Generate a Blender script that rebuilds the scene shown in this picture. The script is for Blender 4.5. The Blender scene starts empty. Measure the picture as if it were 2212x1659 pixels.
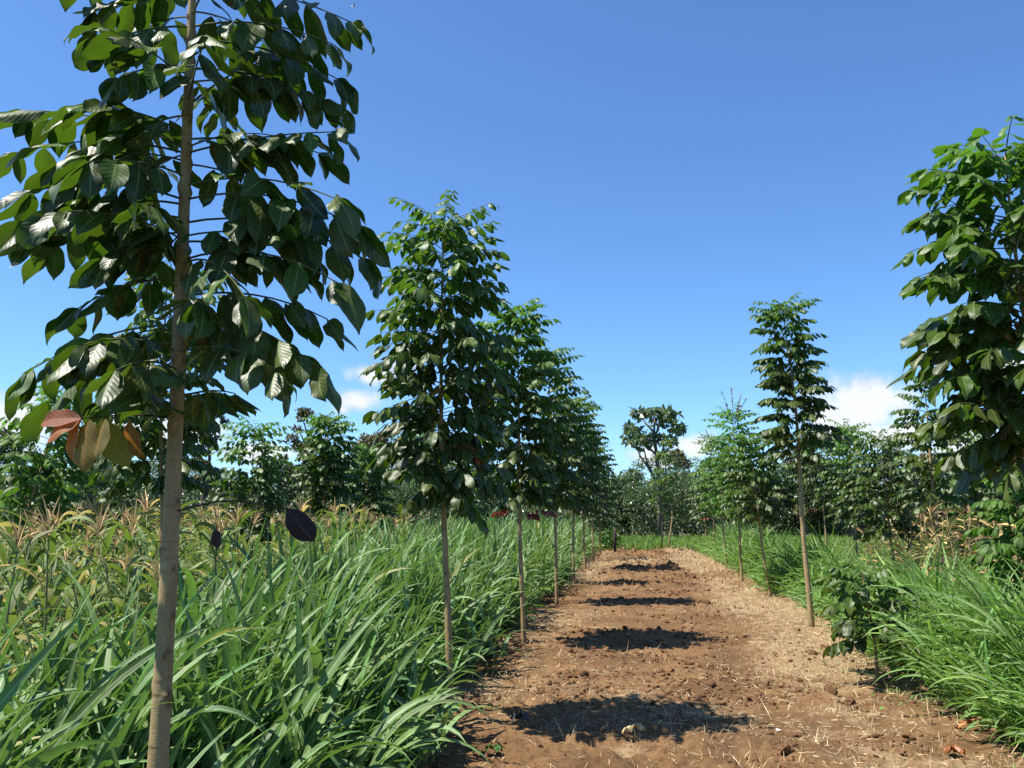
import bpy, math, random
import numpy as np
from mathutils import Vector

sc = bpy.context.scene
R = math.radians

# ------------------------------------------------------------------ camera
CAMZ = 1.6
YAW, PITCH = R(8.1), R(8.96)
cam_d = bpy.data.cameras.new("camera")
cam = bpy.data.objects.new("camera", cam_d)
sc.collection.objects.link(cam)
sc.camera = cam
cam.location = (0, 0, CAMZ)
cam.rotation_euler = (R(90) + PITCH, 0, YAW)
cam_d.sensor_width = 36.0
cam_d.lens = 36.0 * 1780 / 2212
cam_d.clip_start = 0.05
cam_d.clip_end = 5000

# ------------------------------------------------------------------ sky, sun, exposure
SUN_EL, SUN_AZ = R(62), R(252)           # azimuth clockwise from +Y
SUN_DIR = np.array([math.sin(SUN_AZ) * math.cos(SUN_EL), math.cos(SUN_AZ) * math.cos(SUN_EL), math.sin(SUN_EL)])
sun_d = bpy.data.lights.new("sun", 'SUN')
sun_d.energy = 5.0
sun_d.angle = R(0.53)
sun_d.color = (1.0, 0.95, 0.86)
sun = bpy.data.objects.new("sun", sun_d)
sc.collection.objects.link(sun)
sun.rotation_euler = Vector(SUN_DIR).to_track_quat('Z', 'Y').to_euler()
sc.view_settings.view_transform = 'Standard'
sc.view_settings.look = 'None'
sc.view_settings.exposure = 0.95
sc.view_settings.gamma = 1.0
sc.cycles.max_bounces = 6
sc.cycles.diffuse_bounces = 3
sc.cycles.glossy_bounces = 2
sc.cycles.transmission_bounces = 4
sc.cycles.transparent_max_bounces = 4
sc.cycles.use_denoising = False
sc.cycles.sample_clamp_indirect = 4.0
sc.cycles.caustics_reflective = False
sc.cycles.caustics_refractive = False


# ray helper: pixel of a 2212 x 1659 view of the photo -> point at world depth Y or on height z
_f = np.array([-math.sin(YAW) * math.cos(PITCH), math.cos(YAW) * math.cos(PITCH), math.sin(PITCH)])
_r = np.array([math.cos(YAW), math.sin(YAW), 0.0])
_u = np.cross(_r, _f)


def ray(x, y):
    return _f + _r * ((x - 1106) / 1780.0) - _u * ((y - 829.5) / 1780.0)


def at(x, y, Y):
    d = ray(x, y)
    return np.array([0, 0, CAMZ]) + d * (Y / d[1])


def on_ground(x, y, z=0.0):
    d = ray(x, y)
    return np.array([0, 0, CAMZ]) + d * ((z - CAMZ) / d[2])


def N(nt, kind, **kw):
    n = nt.nodes.new(kind)
    for k, v in kw.items():
        if k in ('operation', 'blend_type', 'data_type', 'attribute_name', 'sky_type', 'interpolation_type',
                 'feature', 'wave_type', 'noise_dimensions', 'bands_direction', 'clamp', 'voronoi_dimensions'):
            setattr(n, k, v)
        else:
            key = int(k[1:]) if k[0] == 'i' and k[1:].isdigit() else k
            if hasattr(v, 'is_output') or isinstance(v, bpy.types.NodeSocket):
                nt.links.new(v, n.inputs[key])
            else:
                n.inputs[key].default_value = v
    return n


def math_(nt, op, a, b=None, c=None, clamp=False):
    n = nt.nodes.new('ShaderNodeMath')
    n.operation = op
    n.use_clamp = clamp
    for i, v in enumerate((a, b, c)):
        if v is None:
            continue
        if isinstance(v, bpy.types.NodeSocket):
            nt.links.new(v, n.inputs[i])
        else:
            n.inputs[i].default_value = v
    return n.outputs[0]


def mixc(nt, fac, a, b, blend='MIX'):
    n = nt.nodes.new('ShaderNodeMix')
    n.data_type = 'RGBA'
    n.blend_type = blend
    for i, v in ((0, fac), (6, a), (7, b)):
        if isinstance(v, bpy.types.NodeSocket):
            nt.links.new(v, n.inputs[i])
        elif i == 0:
            n.inputs[0].default_value = v
        else:
            n.inputs[i].default_value = (v[0], v[1], v[2], 1)
    return n.outputs[2]


def ramp(nt, v, lo, hi, a=0.0, b=1.0, smooth=True):
    n = nt.nodes.new('ShaderNodeMapRange')
    n.interpolation_type = 'SMOOTHSTEP' if smooth else 'LINEAR'
    nt.links.new(v, n.inputs[0])
    for i, x in ((1, lo), (2, hi), (3, a), (4, b)):
        n.inputs[i].default_value = x
    return n.outputs[0]


def build_world():
    w = bpy.data.worlds.new("World")
    sc.world = w
    w.use_nodes = True
    nt = w.node_tree
    nt.nodes.clear()
    out = nt.nodes.new('ShaderNodeOutputWorld')
    bg = nt.nodes.new('ShaderNodeBackground')
    bg.inputs[1].default_value = 0.092
    nt.links.new(bg.outputs[0], out.inputs[0])
    sky = nt.nodes.new('ShaderNodeTexSky')
    sky.sky_type = 'NISHITA'
    sky.sun_disc = False
    sky.sun_elevation = SUN_EL
    sky.sun_rotation = SUN_AZ
    sky.altitude = 0
    sky.air_density = 0.85
    sky.dust_density = 0.2
    sky.ozone_density = 7.0
    tc = nt.nodes.new('ShaderNodeTexCoord')
    D = tc.outputs['Generated']
    sep = N(nt, 'ShaderNodeSeparateXYZ', i0=D)
    az = math_(nt, 'ARCTAN2', sep.outputs[0], sep.outputs[1])
    el = math_(nt, 'ARCSINE', sep.outputs[2])
    ae = N(nt, 'ShaderNodeCombineXYZ', i0=az, i1=el)
    # cumulus near the horizon: (view x, view y, half width px, half height px)
    blobs = [(815, 808, 62, 26), (870, 790, 45, 20), (770, 868, 60, 30), (740, 885, 40, 22),
             (1850, 878, 130, 66), (1900, 860, 40, 40), (1800, 915, 75, 40), (1935, 940, 85, 36), (2070, 955, 90, 45),
             (2000, 775, 30, 22), (1400, 985, 50, 28), (1430, 1000, 60, 20), (1500, 965, 60, 30), (880, 985, 60, 35),
             (270, 905, 80, 40), (20, 920, 110, 75), (400, 930, 90, 40), (2180, 790, 60, 40), (560, 975, 90, 25)]
    acc = None
    for (x, y, hw, hh) in blobs:
        d = ray(x, y); d = d / np.linalg.norm(d)
        a0, e0 = math.atan2(d[0], d[1]), math.asin(d[2])
        s = N(nt, 'ShaderNodeVectorMath', operation='SUBTRACT', i0=ae.outputs[0], i1=(a0, e0, 0))
        m = N(nt, 'ShaderNodeVectorMath', operation='MULTIPLY', i0=s.outputs[0], i1=(1780 / hw, 1780 / hh, 0))
        ln = N(nt, 'ShaderNodeVectorMath', operation='LENGTH', i0=m.outputs[0]).outputs['Value']
        if hh <= 22:
            ln = math_(nt, 'ADD', ln, 0.18)
        if hh <= 12:
            ln = math_(nt, 'ADD', ln, 0.30)
        acc = ln if acc is None else math_(nt, 'SMOOTH_MIN', acc, ln, 0.25)
    n1 = N(nt, 'ShaderNodeTexNoise', i0=D, Scale=38.0, Detail=7.0, Roughness=0.6)
    n2 = N(nt, 'ShaderNodeTexNoise', i0=D, Scale=11.0, Detail=4.0, Roughness=0.5)
    v = math_(nt, 'ADD', acc, math_(nt, 'MULTIPLY', math_(nt, 'SUBTRACT', n1.outputs[0], 0.5), 1.5))
    mask = ramp(nt, v, 1.2, 0.3, 0.0, 0.95)
    shade = ramp(nt, math_(nt, 'ADD', math_(nt, 'MULTIPLY', n2.outputs[0], 0.7), math_(nt, 'MULTIPLY', v, 0.25)), 0.42, 0.68)
    ccol = mixc(nt, shade, (5.7, 5.8, 5.9), (3.9, 4.4, 5.1))
    tint = mixc(nt, 1.0, sky.outputs[0], (0.90, 1.11, 1.25), 'MULTIPLY')
    nt.links.new(mixc(nt, mask, tint, ccol), bg.inputs[0])


build_world()

# ------------------------------------------------------------------ mesh builder
class MB:
    def __init__(s):
        s.v = []; s.a = []; s.g = []; s.f = []; s.n = 0

    def add(s, V, F, A=None, G=None):
        """V (n,3); F (m,k); A (n,3)=(u,v,rnd); G (n,) age"""
        V = np.asarray(V, dtype=np.float32).reshape(-1, 3)
        n = len(V)
        s.v.append(V)
        s.a.append(np.zeros((n, 3), np.float32) if A is None else np.asarray(A, np.float32).reshape(-1, 3))
        s.g.append(np.zeros(n, np.float32) if G is None else np.broadcast_to(np.asarray(G, np.float32), (n,)).astype(np.float32))
        s.f.append(np.asarray(F, np.int64) + s.n)
        s.n += n

    def inst(s, T, Rm, P, rnd, age):
        """T=(V,UV,F) template; Rm (N,3,3) rows = scaled axes; P (N,3)"""
        V, UV, F = T
        k = len(V); n = len(P)
        if n == 0:
            return
        W = np.einsum('kj,nji->nki', V, Rm) + P[:, None, :]
        A = np.empty((n, k, 3), np.float32)
        A[:, :, :2] = UV[None]
        A[:, :, 2] = np.asarray(rnd)[:, None]
        G = np.repeat(np.asarray(age, np.float32), k)
        FF = (F[None] + (np.arange(n) * k)[:, None, None]).reshape(-1, F.shape[1])
        s.add(W.reshape(-1, 3), FF, A.reshape(-1, 3), G)

    def tube(s, pts, rad, sides=6, rnd=0.5, age=0.0, cap=True):
        pts = np.asarray(pts, float); n = len(pts)
        rad = np.broadcast_to(np.asarray(rad, float), (n,))
        t = np.gradient(pts, axis=0); t /= np.linalg.norm(t, axis=1)[:, None] + 1e-12
        ref = np.array([0.0, 1.0, 0.0]) if abs(t[:, 1]).mean() < 0.8 else np.array([1.0, 0, 0])
        a = np.cross(t, ref); a /= np.linalg.norm(a, axis=1)[:, None] + 1e-12
        b = np.cross(a, t)
        th = np.linspace(0, 2 * np.pi, sides, endpoint=False)
        ring = a[:, None, :] * np.cos(th)[None, :, None] + b[:, None, :] * np.sin(th)[None, :, None]
        V = pts[:, None, :] + ring * rad[:, None, None]
        i = np.arange(n - 1)[:, None] * sides; j = np.arange(sides)[None]; j2 = (j + 1) % sides
        F = np.stack([i + j, i + j2, i + sides + j2, i + sides + j], -1).reshape(-1, 4)
        A = np.zeros((n, sides, 3)); A[:, :, 0] = th[None] / (2 * np.pi); A[:, :, 1] = np.linspace(0, 1, n)[:, None]; A[:, :, 2] = rnd
        s.add(V.reshape(-1, 3), F, A.reshape(-1, 3), age)
        if cap:
            s.f.append(np.array([[s.n - sides + k for k in range(sides)]], np.int64))
            s.f.append(np.array([[s.n - n * sides + k for k in range(sides)][::-1]], np.int64))

    def build(s, name, mat, parent=None, loc=None, smooth=True):
        me = bpy.data.meshes.new(name)
        V = np.concatenate(s.v) if s.v else np.zeros((0, 3), np.float32)
        if loc is not None:
            V = V - np.asarray(loc, np.float32)
        me.vertices.add(len(V)); me.vertices.foreach_set('co', np.ascontiguousarray(V, np.float32).ravel())
        sizes = np.concatenate([np.full(len(f), f.shape[1], np.int32) for f in s.f])
        idx = np.concatenate([f.ravel() for f in s.f]).astype(np.int32)
        me.loops.add(len(idx)); me.loops.foreach_set('vertex_index', idx)
        me.polygons.add(len(sizes))
        st = np.zeros(len(sizes), np.int32); st[1:] = np.cumsum(sizes)[:-1]
        me.polygons.foreach_set('loop_start', st)
        try:
            me.polygons.foreach_set('loop_total', sizes)
        except Exception:
            pass
        me.polygons.foreach_set('use_smooth', np.full(len(sizes), smooth))
        at_ = me.attributes.new('uvr', 'FLOAT_VECTOR', 'POINT'); at_.data.foreach_set('vector', np.concatenate(s.a).ravel())
        ag = me.attributes.new('age', 'FLOAT', 'POINT'); ag.data.foreach_set('value', np.concatenate(s.g))
        me.update(calc_edges=True); me.validate()
        me.materials.append(mat)
        o = bpy.data.objects.new(name, me)
        sc.collection.objects.link(o)
        if parent is not None:
            o.parent = parent
        return o


def empty(name, loc, label, cat, group=None):
    o = bpy.data.objects.new(name, None)
    o.empty_display_size = 0.1
    sc.collection.objects.link(o)
    o.location = tuple(float(v) for v in loc)
    tag(o, label, cat, group)
    return o


def tag(o, label=None, cat=None, group=None, kind=None):
    if label: o['label'] = label
    if cat: o['category'] = cat
    if group: o['group'] = group
    if kind: o['kind'] = kind
    return o


def nrm(a):
    return a / (np.linalg.norm(a, axis=-1, keepdims=True) + 1e-12)


_tab = np.random.RandomState(7).rand(256, 256)


def vn(x, y, seed=0):
    x = np.asarray(x, float) + seed * 17.31; y = np.asarray(y, float) + seed * 9.77
    xi = np.floor(x).astype(int); yi = np.floor(y).astype(int)
    fx = x - xi; fy = y - yi
    fx = fx * fx * (3 - 2 * fx); fy = fy * fy * (3 - 2 * fy)
    g = lambda a, b: _tab[a & 255, b & 255]
    return (g(xi, yi) * (1 - fx) + g(xi + 1, yi) * fx) * (1 - fy) + (g(xi, yi + 1) * (1 - fx) + g(xi + 1, yi + 1) * fx) * fy


def fbm(x, y, seed=0, oct=4):
    s = 0; a = 0.5
    for i in range(oct):
        s = s + a * (vn(np.asarray(x) * 2 ** i, np.asarray(y) * 2 ** i, seed + i) - 0.5)
        a *= 0.5
    return s * 2


# ------------------------------------------------------------------ materials
def new_mat(name):
    m = bpy.data.materials.new(name)
    m.use_nodes = True
    nt = m.node_tree
    nt.nodes.clear()
    out = nt.nodes.new('ShaderNodeOutputMaterial')
    return m, nt, out


def leaf_mat(name, front, back, trans, tfac=0.3, young=(0.10, 0.22, 0.03), rough=0.3, veins=8, vein_col=(0.17, 0.23, 0.07), bump=0.13, var=0.5, midrib=0.05, spec=0.5, pale=None):
    m, nt, out = new_mat(name)
    at_ = N(nt, 'ShaderNodeAttribute', attribute_name='uvr')
    ag = N(nt, 'ShaderNodeAttribute', attribute_name='age')
    sp = N(nt, 'ShaderNodeSeparateXYZ', i0=at_.outputs['Vector'])
    u, v, rnd = sp.outputs
    geo = nt.nodes.new('ShaderNodeNewGeometry')
    bf = geo.outputs['Backfacing']
    c0 = mixc(nt, bf, front, back)
    # per-leaf value change and a slow mottling over the blade
    tco = nt.nodes.new('ShaderNodeTexCoord')
    nz = N(nt, 'ShaderNodeTexNoise', i0=tco.outputs['Object'], Scale=22.0, Detail=2.0)
    hsv = N(nt, 'ShaderNodeHueSaturation')
    nt.links.new(c0, hsv.inputs['Color'])
    val = math_(nt, 'ADD', math_(nt, 'MULTIPLY', rnd, var * 2), 1.0 - var)
    val = math_(nt, 'MULTIPLY', val, ramp(nt, nz.outputs[0], 0.3, 0.7, 0.8, 1.2))
    nt.links.new(val, hsv.inputs['Value'])
    hue = math_(nt, 'ADD', math_(nt, 'MULTIPLY', math_(nt, 'FRACT', math_(nt, 'MULTIPLY', rnd, 7.31)), 0.05), 0.475)
    nt.links.new(hue, hsv.inputs['Hue'])
    c1 = mixc(nt, ag.outputs['Fac'], hsv.outputs[0], young)
    au = math_(nt, 'ABSOLUTE', math_(nt, 'SUBTRACT', u, 0.5))
    rib = ramp(nt, au, midrib, midrib * 0.35)
    ph = math_(nt, 'SUBTRACT', math_(nt, 'MULTIPLY', v, veins), math_(nt, 'MULTIPLY', au, veins * 0.55))
    fr = math_(nt, 'ABSOLUTE', math_(nt, 'SUBTRACT', math_(nt, 'FRACT', ph), 0.5))
    lat = ramp(nt, fr, 0.06, 0.0)
    vein = math_(nt, 'MAXIMUM', rib, math_(nt, 'MULTIPLY', lat, 0.35)) if veins else rib
    col = mixc(nt, math_(nt, 'MULTIPLY', vein, 0.75), c1, vein_col)
    p = nt.nodes.new('ShaderNodeBsdfPrincipled')
    nt.links.new(col, p.inputs['Base Color'])
    rg = math_(nt, 'ADD', math_(nt, 'MULTIPLY', bf, 0.25), math_(nt, 'ADD', math_(nt, 'MULTIPLY', nz.outputs[0], 0.16), rough - 0.08))
    nt.links.new(rg, p.inputs['Roughness'])
    p.inputs['Specular IOR Level'].default_value = spec
    h = math_(nt, 'ADD', math_(nt, 'MULTIPLY', math_(nt, 'MULTIPLY', fr, 2.0), 0.7 if veins else 0), math_(nt, 'MULTIPLY', nz.outputs[0], 0.3))
    bp = N(nt, 'ShaderNodeBump', Strength=bump, Distance=0.006)
    nt.links.new(h, bp.inputs['Height'])
    nt.links.new(bp.outputs[0], p.inputs['Normal'])
    tr = nt.nodes.new('ShaderNodeBsdfTranslucent')
    tcol = mixc(nt, ag.outputs['Fac'], trans, tuple(min(1, 2.3 * x) for x in young))
    tcol = mixc(nt, math_(nt, 'MULTIPLY', vein, 0.4), tcol, tuple(x * 0.5 for x in trans))
    nt.links.new(tcol, tr.inputs[0])
    mx = N(nt, 'ShaderNodeMixShader', i0=math_(nt, 'ADD', math_(nt, 'MULTIPLY', ag.outputs['Fac'], 0.12), tfac))
    nt.links.new(p.outputs[0], mx.inputs[1]); nt.links.new(tr.outputs[0], mx.inputs[2])
    nt.links.new(mx.outputs[0], out.inputs[0])
    return m


M = {}
M['leaf'] = leaf_mat('glossy_leaf', (0.008, 0.024, 0.009), (0.040, 0.060, 0.009), (0.125, 0.235, 0.011), 0.2, rough=0.21, young=(0.060, 0.155, 0.010), spec=0.42)
M['leaf_bright'] = leaf_mat('bright_leaf', (0.024, 0.078, 0.011), (0.05, 0.105, 0.012), (0.13, 0.30, 0.012), 0.26, rough=0.28, spec=0.32, young=(0.10, 0.24, 0.03))
M['leaf_shiny'] = leaf_mat('pale_shrub_leaf', (0.06, 0.095, 0.045), (0.11, 0.15, 0.075), (0.15, 0.26, 0.06), 0.22, rough=0.36, veins=0, young=(0.2, 0.24, 0.12), var=0.6)
M['leaf_dark'] = leaf_mat('dark_wood_leaf', (0.028, 0.052, 0.018), (0.06, 0.085, 0.03), (0.10, 0.17, 0.03), 0.2, rough=0.38, veins=0, young=(0.10, 0.12, 0.03), var=0.6)
M['leaf_olive'] = leaf_mat('olive_brown_leaf', (0.085, 0.088, 0.034), (0.11, 0.10, 0.045), (0.16, 0.14, 0.04), 0.2, rough=0.45, veins=0, young=(0.14, 0.10, 0.04), var=0.6)
M['leaf_lime'] = leaf_mat('lime_leaf', (0.10, 0.20, 0.02), (0.12, 0.22, 0.03), (0.25, 0.45, 0.03), 0.3, rough=0.36, veins=0, young=(0.2, 0.3, 0.03))
M['leaf_rust'] = leaf_mat('rusty_leaf', (0.26, 0.078, 0.02), (0.25, 0.10, 0.03), (0.68, 0.20, 0.03), 0.34, rough=0.45, young=(0.14, 0.14, 0.02), vein_col=(0.35, 0.18, 0.06))
M['leaf_dead'] = leaf_mat('dark_dead_leaf', (0.030, 0.016, 0.018), (0.026, 0.016, 0.016), (0.05, 0.02, 0.015), 0.08, rough=0.6, vein_col=(0.09, 0.05, 0.03), young=(0.05, 0.02, 0.02))
M['leaf_crimson'] = leaf_mat('crimson_leaf', (0.16, 0.016, 0.022), (0.13, 0.03, 0.025), (0.35, 0.04, 0.03), 0.2, rough=0.4, young=(0.2, 0.05, 0.02), vein_col=(0.25, 0.05, 0.04))
M['feather'] = leaf_mat('feathery_leaf', (0.20, 0.15, 0.07), (0.2, 0.15, 0.07), (0.3, 0.2, 0.08), 0.25, rough=0.5, veins=0, young=(0.2, 0.12, 0.06))
M['maize_leaf'] = leaf_mat('maize_blade', (0.080, 0.148, 0.026), (0.10, 0.165, 0.035), (0.22, 0.36, 0.04), 0.25, rough=0.38, veins=0, young=(0.36, 0.26, 0.08), vein_col=(0.30, 0.36, 0.14), midrib=0.09, var=0.5)
M['maize_dry'] = leaf_mat('dry_maize_blade', (0.40, 0.26, 0.11), (0.42, 0.28, 0.12), (0.35, 0.22, 0.07), 0.2, rough=0.6, veins=0, young=(0.13, 0.17, 0.03), vein_col=(0.42, 0.30, 0.14), var=0.5)
M['tassel'] = leaf_mat('tassel_straw', (0.62, 0.45, 0.23), (0.60, 0.43, 0.22), (0.40, 0.28, 0.1), 0.15, rough=0.7, veins=0, young=(0.42, 0.25, 0.14), spec=0.2)
M['grass'] = leaf_mat('tall_grass_blade', (0.150, 0.240, 0.092), (0.080, 0.165, 0.040), (0.17, 0.37, 0.04), 0.20, rough=0.30, veins=0, young=(0.30, 0.26, 0.07), vein_col=(0.40, 0.48, 0.28), midrib=0.075, var=0.42, bump=0.12, spec=0.45)
M['long_grass'] = leaf_mat('long_grass_blade', (0.150, 0.255, 0.070), (0.120, 0.230, 0.050), (0.24, 0.50, 0.05), 0.30, rough=0.34, veins=0, young=(0.30, 0.26, 0.07), vein_col=(0.36, 0.46, 0.24), midrib=0.07, var=0.45, bump=0.12, spec=0.4)
M['meadow'] = leaf_mat('meadow_blade', (0.085, 0.19, 0.025), (0.085, 0.19, 0.03), (0.2, 0.4, 0.03), 0.3, rough=0.45, veins=0, young=(0.26, 0.20, 0.06), var=0.45)
M['weed'] = leaf_mat('weed_leaf', (0.075, 0.14, 0.028), (0.09, 0.15, 0.035), (0.2, 0.36, 0.04), 0.28, rough=0.42, veins=0, young=(0.30, 0.24, 0.06), var=0.55)
M['straw'] = leaf_mat('dry_straw_blade', (0.60, 0.46, 0.27), (0.60, 0.46, 0.27), (0.4, 0.28, 0.12), 0.12, rough=0.7, veins=0, young=(0.24, 0.14, 0.06), var=0.45, spec=0.2)
M['paper_leaf'] = leaf_mat('pale_dry_leaf', (0.60, 0.44, 0.24), (0.60, 0.44, 0.24), (0.4, 0.3, 0.15), 0.1, rough=0.7, veins=0, young=(0.5, 0.36, 0.2), spec=0.2, var=0.1)
M['orange_leaf'] = leaf_mat('orange_dry_leaf', (0.42, 0.16, 0.055), (0.42, 0.17, 0.06), (0.4, 0.15, 0.05), 0.12, rough=0.6, veins=8, young=(0.3, 0.1, 0.04), vein_col=(0.5, 0.26, 0.1), var=0.15)


def bark_mat(name, c1, c2, scar, rings=0.5):
    m, nt, out = new_mat(name)
    tc = nt.nodes.new('ShaderNodeTexCoord')
    ob = tc.outputs['Object']
    ag = N(nt, 'ShaderNodeAttribute', attribute_name='age')
    mp = N(nt, 'ShaderNodeMapping', i0=ob); mp.inputs['Scale'].default_value = (1, 1, 0.35)
    n1 = N(nt, 'ShaderNodeTexNoise', i0=mp.outputs[0], Scale=16.0, Detail=5.0, Roughness=0.6)
    n2 = N(nt, 'ShaderNodeTexNoise', i0=ob, Scale=160.0, Detail=3.0, Roughness=0.7)
    mp2 = N(nt, 'ShaderNodeMapping', i0=ob); mp2.inputs['Scale'].default_value = (3, 3, 26)
    n3 = N(nt, 'ShaderNodeTexNoise', i0=mp2.outputs[0], Scale=1.3, Detail=3.0, Roughness=0.6)
    c = mixc(nt, ramp(nt, n1.outputs[0], 0.3, 0.7), c1, c2)
    c = mixc(nt, ramp(nt, n2.outputs[0], 0.35, 0.75, 0.0, 0.45), c, tuple(x * 0.55 for x in c1))
    ln = ramp(nt, n3.outputs[0], 0.60, 0.66, 0.0, rings)
    c = mixc(nt, ln, c, tuple(x * 0.5 for x in c1))
    c = mixc(nt, ag.outputs['Fac'], c, scar)
    p = nt.nodes.new('ShaderNodeBsdfPrincipled')
    nt.links.new(c, p.inputs['Base Color'])
    p.inputs['Roughness'].default_value = 0.82
    p.inputs['Specular IOR Level'].default_value = 0.25
    bp = N(nt, 'ShaderNodeBump', Strength=0.6, Distance=0.004)
    nt.links.new(math_(nt, 'ADD', math_(nt, 'MULTIPLY', n2.outputs[0], 0.6), math_(nt, 'ADD', n1.outputs[0], math_(nt, 'MULTIPLY', ln, -0.6))), bp.inputs['Height'])
    nt.links.new(bp.outputs[0], p.inputs['Normal'])
    nt.links.new(p.outputs[0], out.inputs[0])
    return m


M['bark'] = bark_mat('smooth_tan_bark', (0.26, 0.185, 0.088), (0.40, 0.295, 0.15), (0.085, 0.042, 0.02))
M['bark_dark'] = bark_mat('grey_wood_bark', (0.10, 0.085, 0.065), (0.16, 0.135, 0.10), (0.05, 0.03, 0.02))
M['stalk'] = bark_mat('green_stalk', (0.07, 0.09, 0.03), (0.12, 0.13, 0.05), (0.09, 0.05, 0.02), 0.1)
M['stalk_dead'] = bark_mat('brown_stalk', (0.055, 0.032, 0.022), (0.075, 0.045, 0.03), (0.05, 0.03, 0.02), 0.1)
M['cornstalk'] = bark_mat('maize_stem', (0.17, 0.20, 0.07), (0.24, 0.25, 0.10), (0.3, 0.2, 0.1), 0.2)
M['post'] = bark_mat('weathered_post', (0.035, 0.028, 0.022), (0.06, 0.048, 0.036), (0.05, 0.03, 0.02), 0.2)


def plain(name, col, rough=0.6, spec=0.4, nscale=30, var=0.3):
    m, nt, out = new_mat(name)
    tc = nt.nodes.new('ShaderNodeTexCoord')
    n1 = N(nt, 'ShaderNodeTexNoise', i0=tc.outputs['Object'], Scale=nscale, Detail=4.0)
    p = nt.nodes.new('ShaderNodeBsdfPrincipled')
    nt.links.new(mixc(nt, n1.outputs[0], tuple(c * (1 - var) for c in col), tuple(min(1, c * (1 + var)) for c in col)), p.inputs['Base Color'])
    p.inputs['Roughness'].default_value = rough
    p.inputs['Specular IOR Level'].default_value = spec
    bp = N(nt, 'ShaderNodeBump', Strength=0.4, Distance=0.004); nt.links.new(n1.outputs[0], bp.inputs['Height']); nt.links.new(bp.outputs[0], p.inputs['Normal'])
    nt.links.new(p.outputs[0], out.inputs[0])
    return m


M['clod'] = plain('soil_clod', (0.125, 0.066, 0.033), 0.95, 0.1, 60, 0.45)
M['charcoal'] = plain('dark_scrap', (0.05, 0.055, 0.06), 0.6, 0.4, 40, 0.5)
M['white'] = plain('white_scrap', (0.75, 0.73, 0.7), 0.7, 0.3)
M['insect'] = plain('insect_body', (0.10, 0.03, 0.025), 0.4)
M['wing'] = plain('insect_wing', (0.35, 0.38, 0.42), 0.3)
M['wire'] = plain('cable', (0.25, 0.27, 0.3), 0.5)


def soil_mat():
    m, nt, out = new_mat('tilled_soil')
    tc = nt.nodes.new('ShaderNodeTexCoord')
    ob = tc.outputs['Object']
    ag = N(nt, 'ShaderNodeAttribute', attribute_name='age')   # share of straw cover
    n1 = N(nt, 'ShaderNodeTexNoise', i0=ob, Scale=1.6, Detail=6.0, Roughness=0.6)
    n2 = N(nt, 'ShaderNodeTexNoise', i0=ob, Scale=22.0, Detail=6.0, Roughness=0.65)
    n3 = N(nt, 'ShaderNodeTexNoise', i0=ob, Scale=130.0, Detail=4.0, Roughness=0.7)
    n4 = N(nt, 'ShaderNodeTexNoise', i0=ob, Scale=5.5, Detail=5.0, Roughness=0.65)
    c = mixc(nt, ramp(nt, n1.outputs[0], 0.35, 0.65), (0.132, 0.074, 0.034), (0.222, 0.127, 0.059))
    c = mixc(nt, ramp(nt, n2.outputs[0], 0.45, 0.7, 0.0, 0.8), c, (0.07, 0.036, 0.018))
    s = math_(nt, 'ADD', ag.outputs['Fac'], math_(nt, 'MULTIPLY', math_(nt, 'SUBTRACT', n4.outputs[0], 0.5), 2.2))
    sf = ramp(nt, math_(nt, 'ADD', s, math_(nt, 'MULTIPLY', math_(nt, 'SUBTRACT', n3.outputs[0], 0.5), 1.0)), 0.25, 0.75)
    c = mixc(nt, math_(nt, 'MULTIPLY', sf, 0.62), c, (0.36, 0.26, 0.15))
    c = mixc(nt, ramp(nt, n3.outputs[0], 0.52, 0.72, 0.0, 0.6), c, (0.10, 0.055, 0.03))
    p = nt.nodes.new('ShaderNodeBsdfPrincipled')
    nt.links.new(c, p.inputs['Base Color'])
    p.inputs['Roughness'].default_value = 0.95
    p.inputs['Specular IOR Level'].default_value = 0.1
    bp = N(nt, 'ShaderNodeBump', Strength=0.9, Distance=0.02)
    nt.links.new(math_(nt, 'ADD', n2.outputs[0], math_(nt, 'MULTIPLY', n3.outputs[0], 0.5)), bp.inputs['Height'])
    nt.links.new(bp.outputs[0], p.inputs['Normal'])
    nt.links.new(p.outputs[0], out.inputs[0])
    return m


def ground_mat():
    m, nt, out = new_mat('field_ground')
    tc = nt.nodes.new('ShaderNodeTexCoord')
    ob = tc.outputs['Object']
    n1 = N(nt, 'ShaderNodeTexNoise', i0=ob, Scale=0.35, Detail=6.0, Roughness=0.6)
    n2 = N(nt, 'ShaderNodeTexNoise', i0=ob, Scale=9.0, Detail=6.0, Roughness=0.7)
    c = mixc(nt, ramp(nt, n1.outputs[0], 0.4, 0.62), (0.10, 0.062, 0.03), (0.055, 0.085, 0.022))
    c = mixc(nt, ramp(nt, n2.outputs[0], 0.45, 0.7, 0, 0.7), c, (0.05, 0.04, 0.018))
    p = nt.nodes.new('ShaderNodeBsdfPrincipled')
    nt.links.new(c, p.inputs['Base Color'])
    p.inputs['Roughness'].default_value = 0.95
    bp = N(nt, 'ShaderNodeBump', Strength=0.8, Distance=0.05); nt.links.new(n2.outputs[0], bp.inputs['Height']); nt.links.new(bp.outputs[0], p.inputs['Normal'])
    nt.links.new(p.outputs[0], out.inputs[0])
    return m


M['soil'] = soil_mat()
M['ground'] = ground_mat()

# ------------------------------------------------------------------ ground and path
b = MB()
b.add([(-1500, -300, 0), (1500, -300, 0), (1500, 2500, 0), (-1500, 2500, 0)], [(0, 1, 2, 3)])
tag(b.build('ground', M['ground']), kind='structure')

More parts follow.
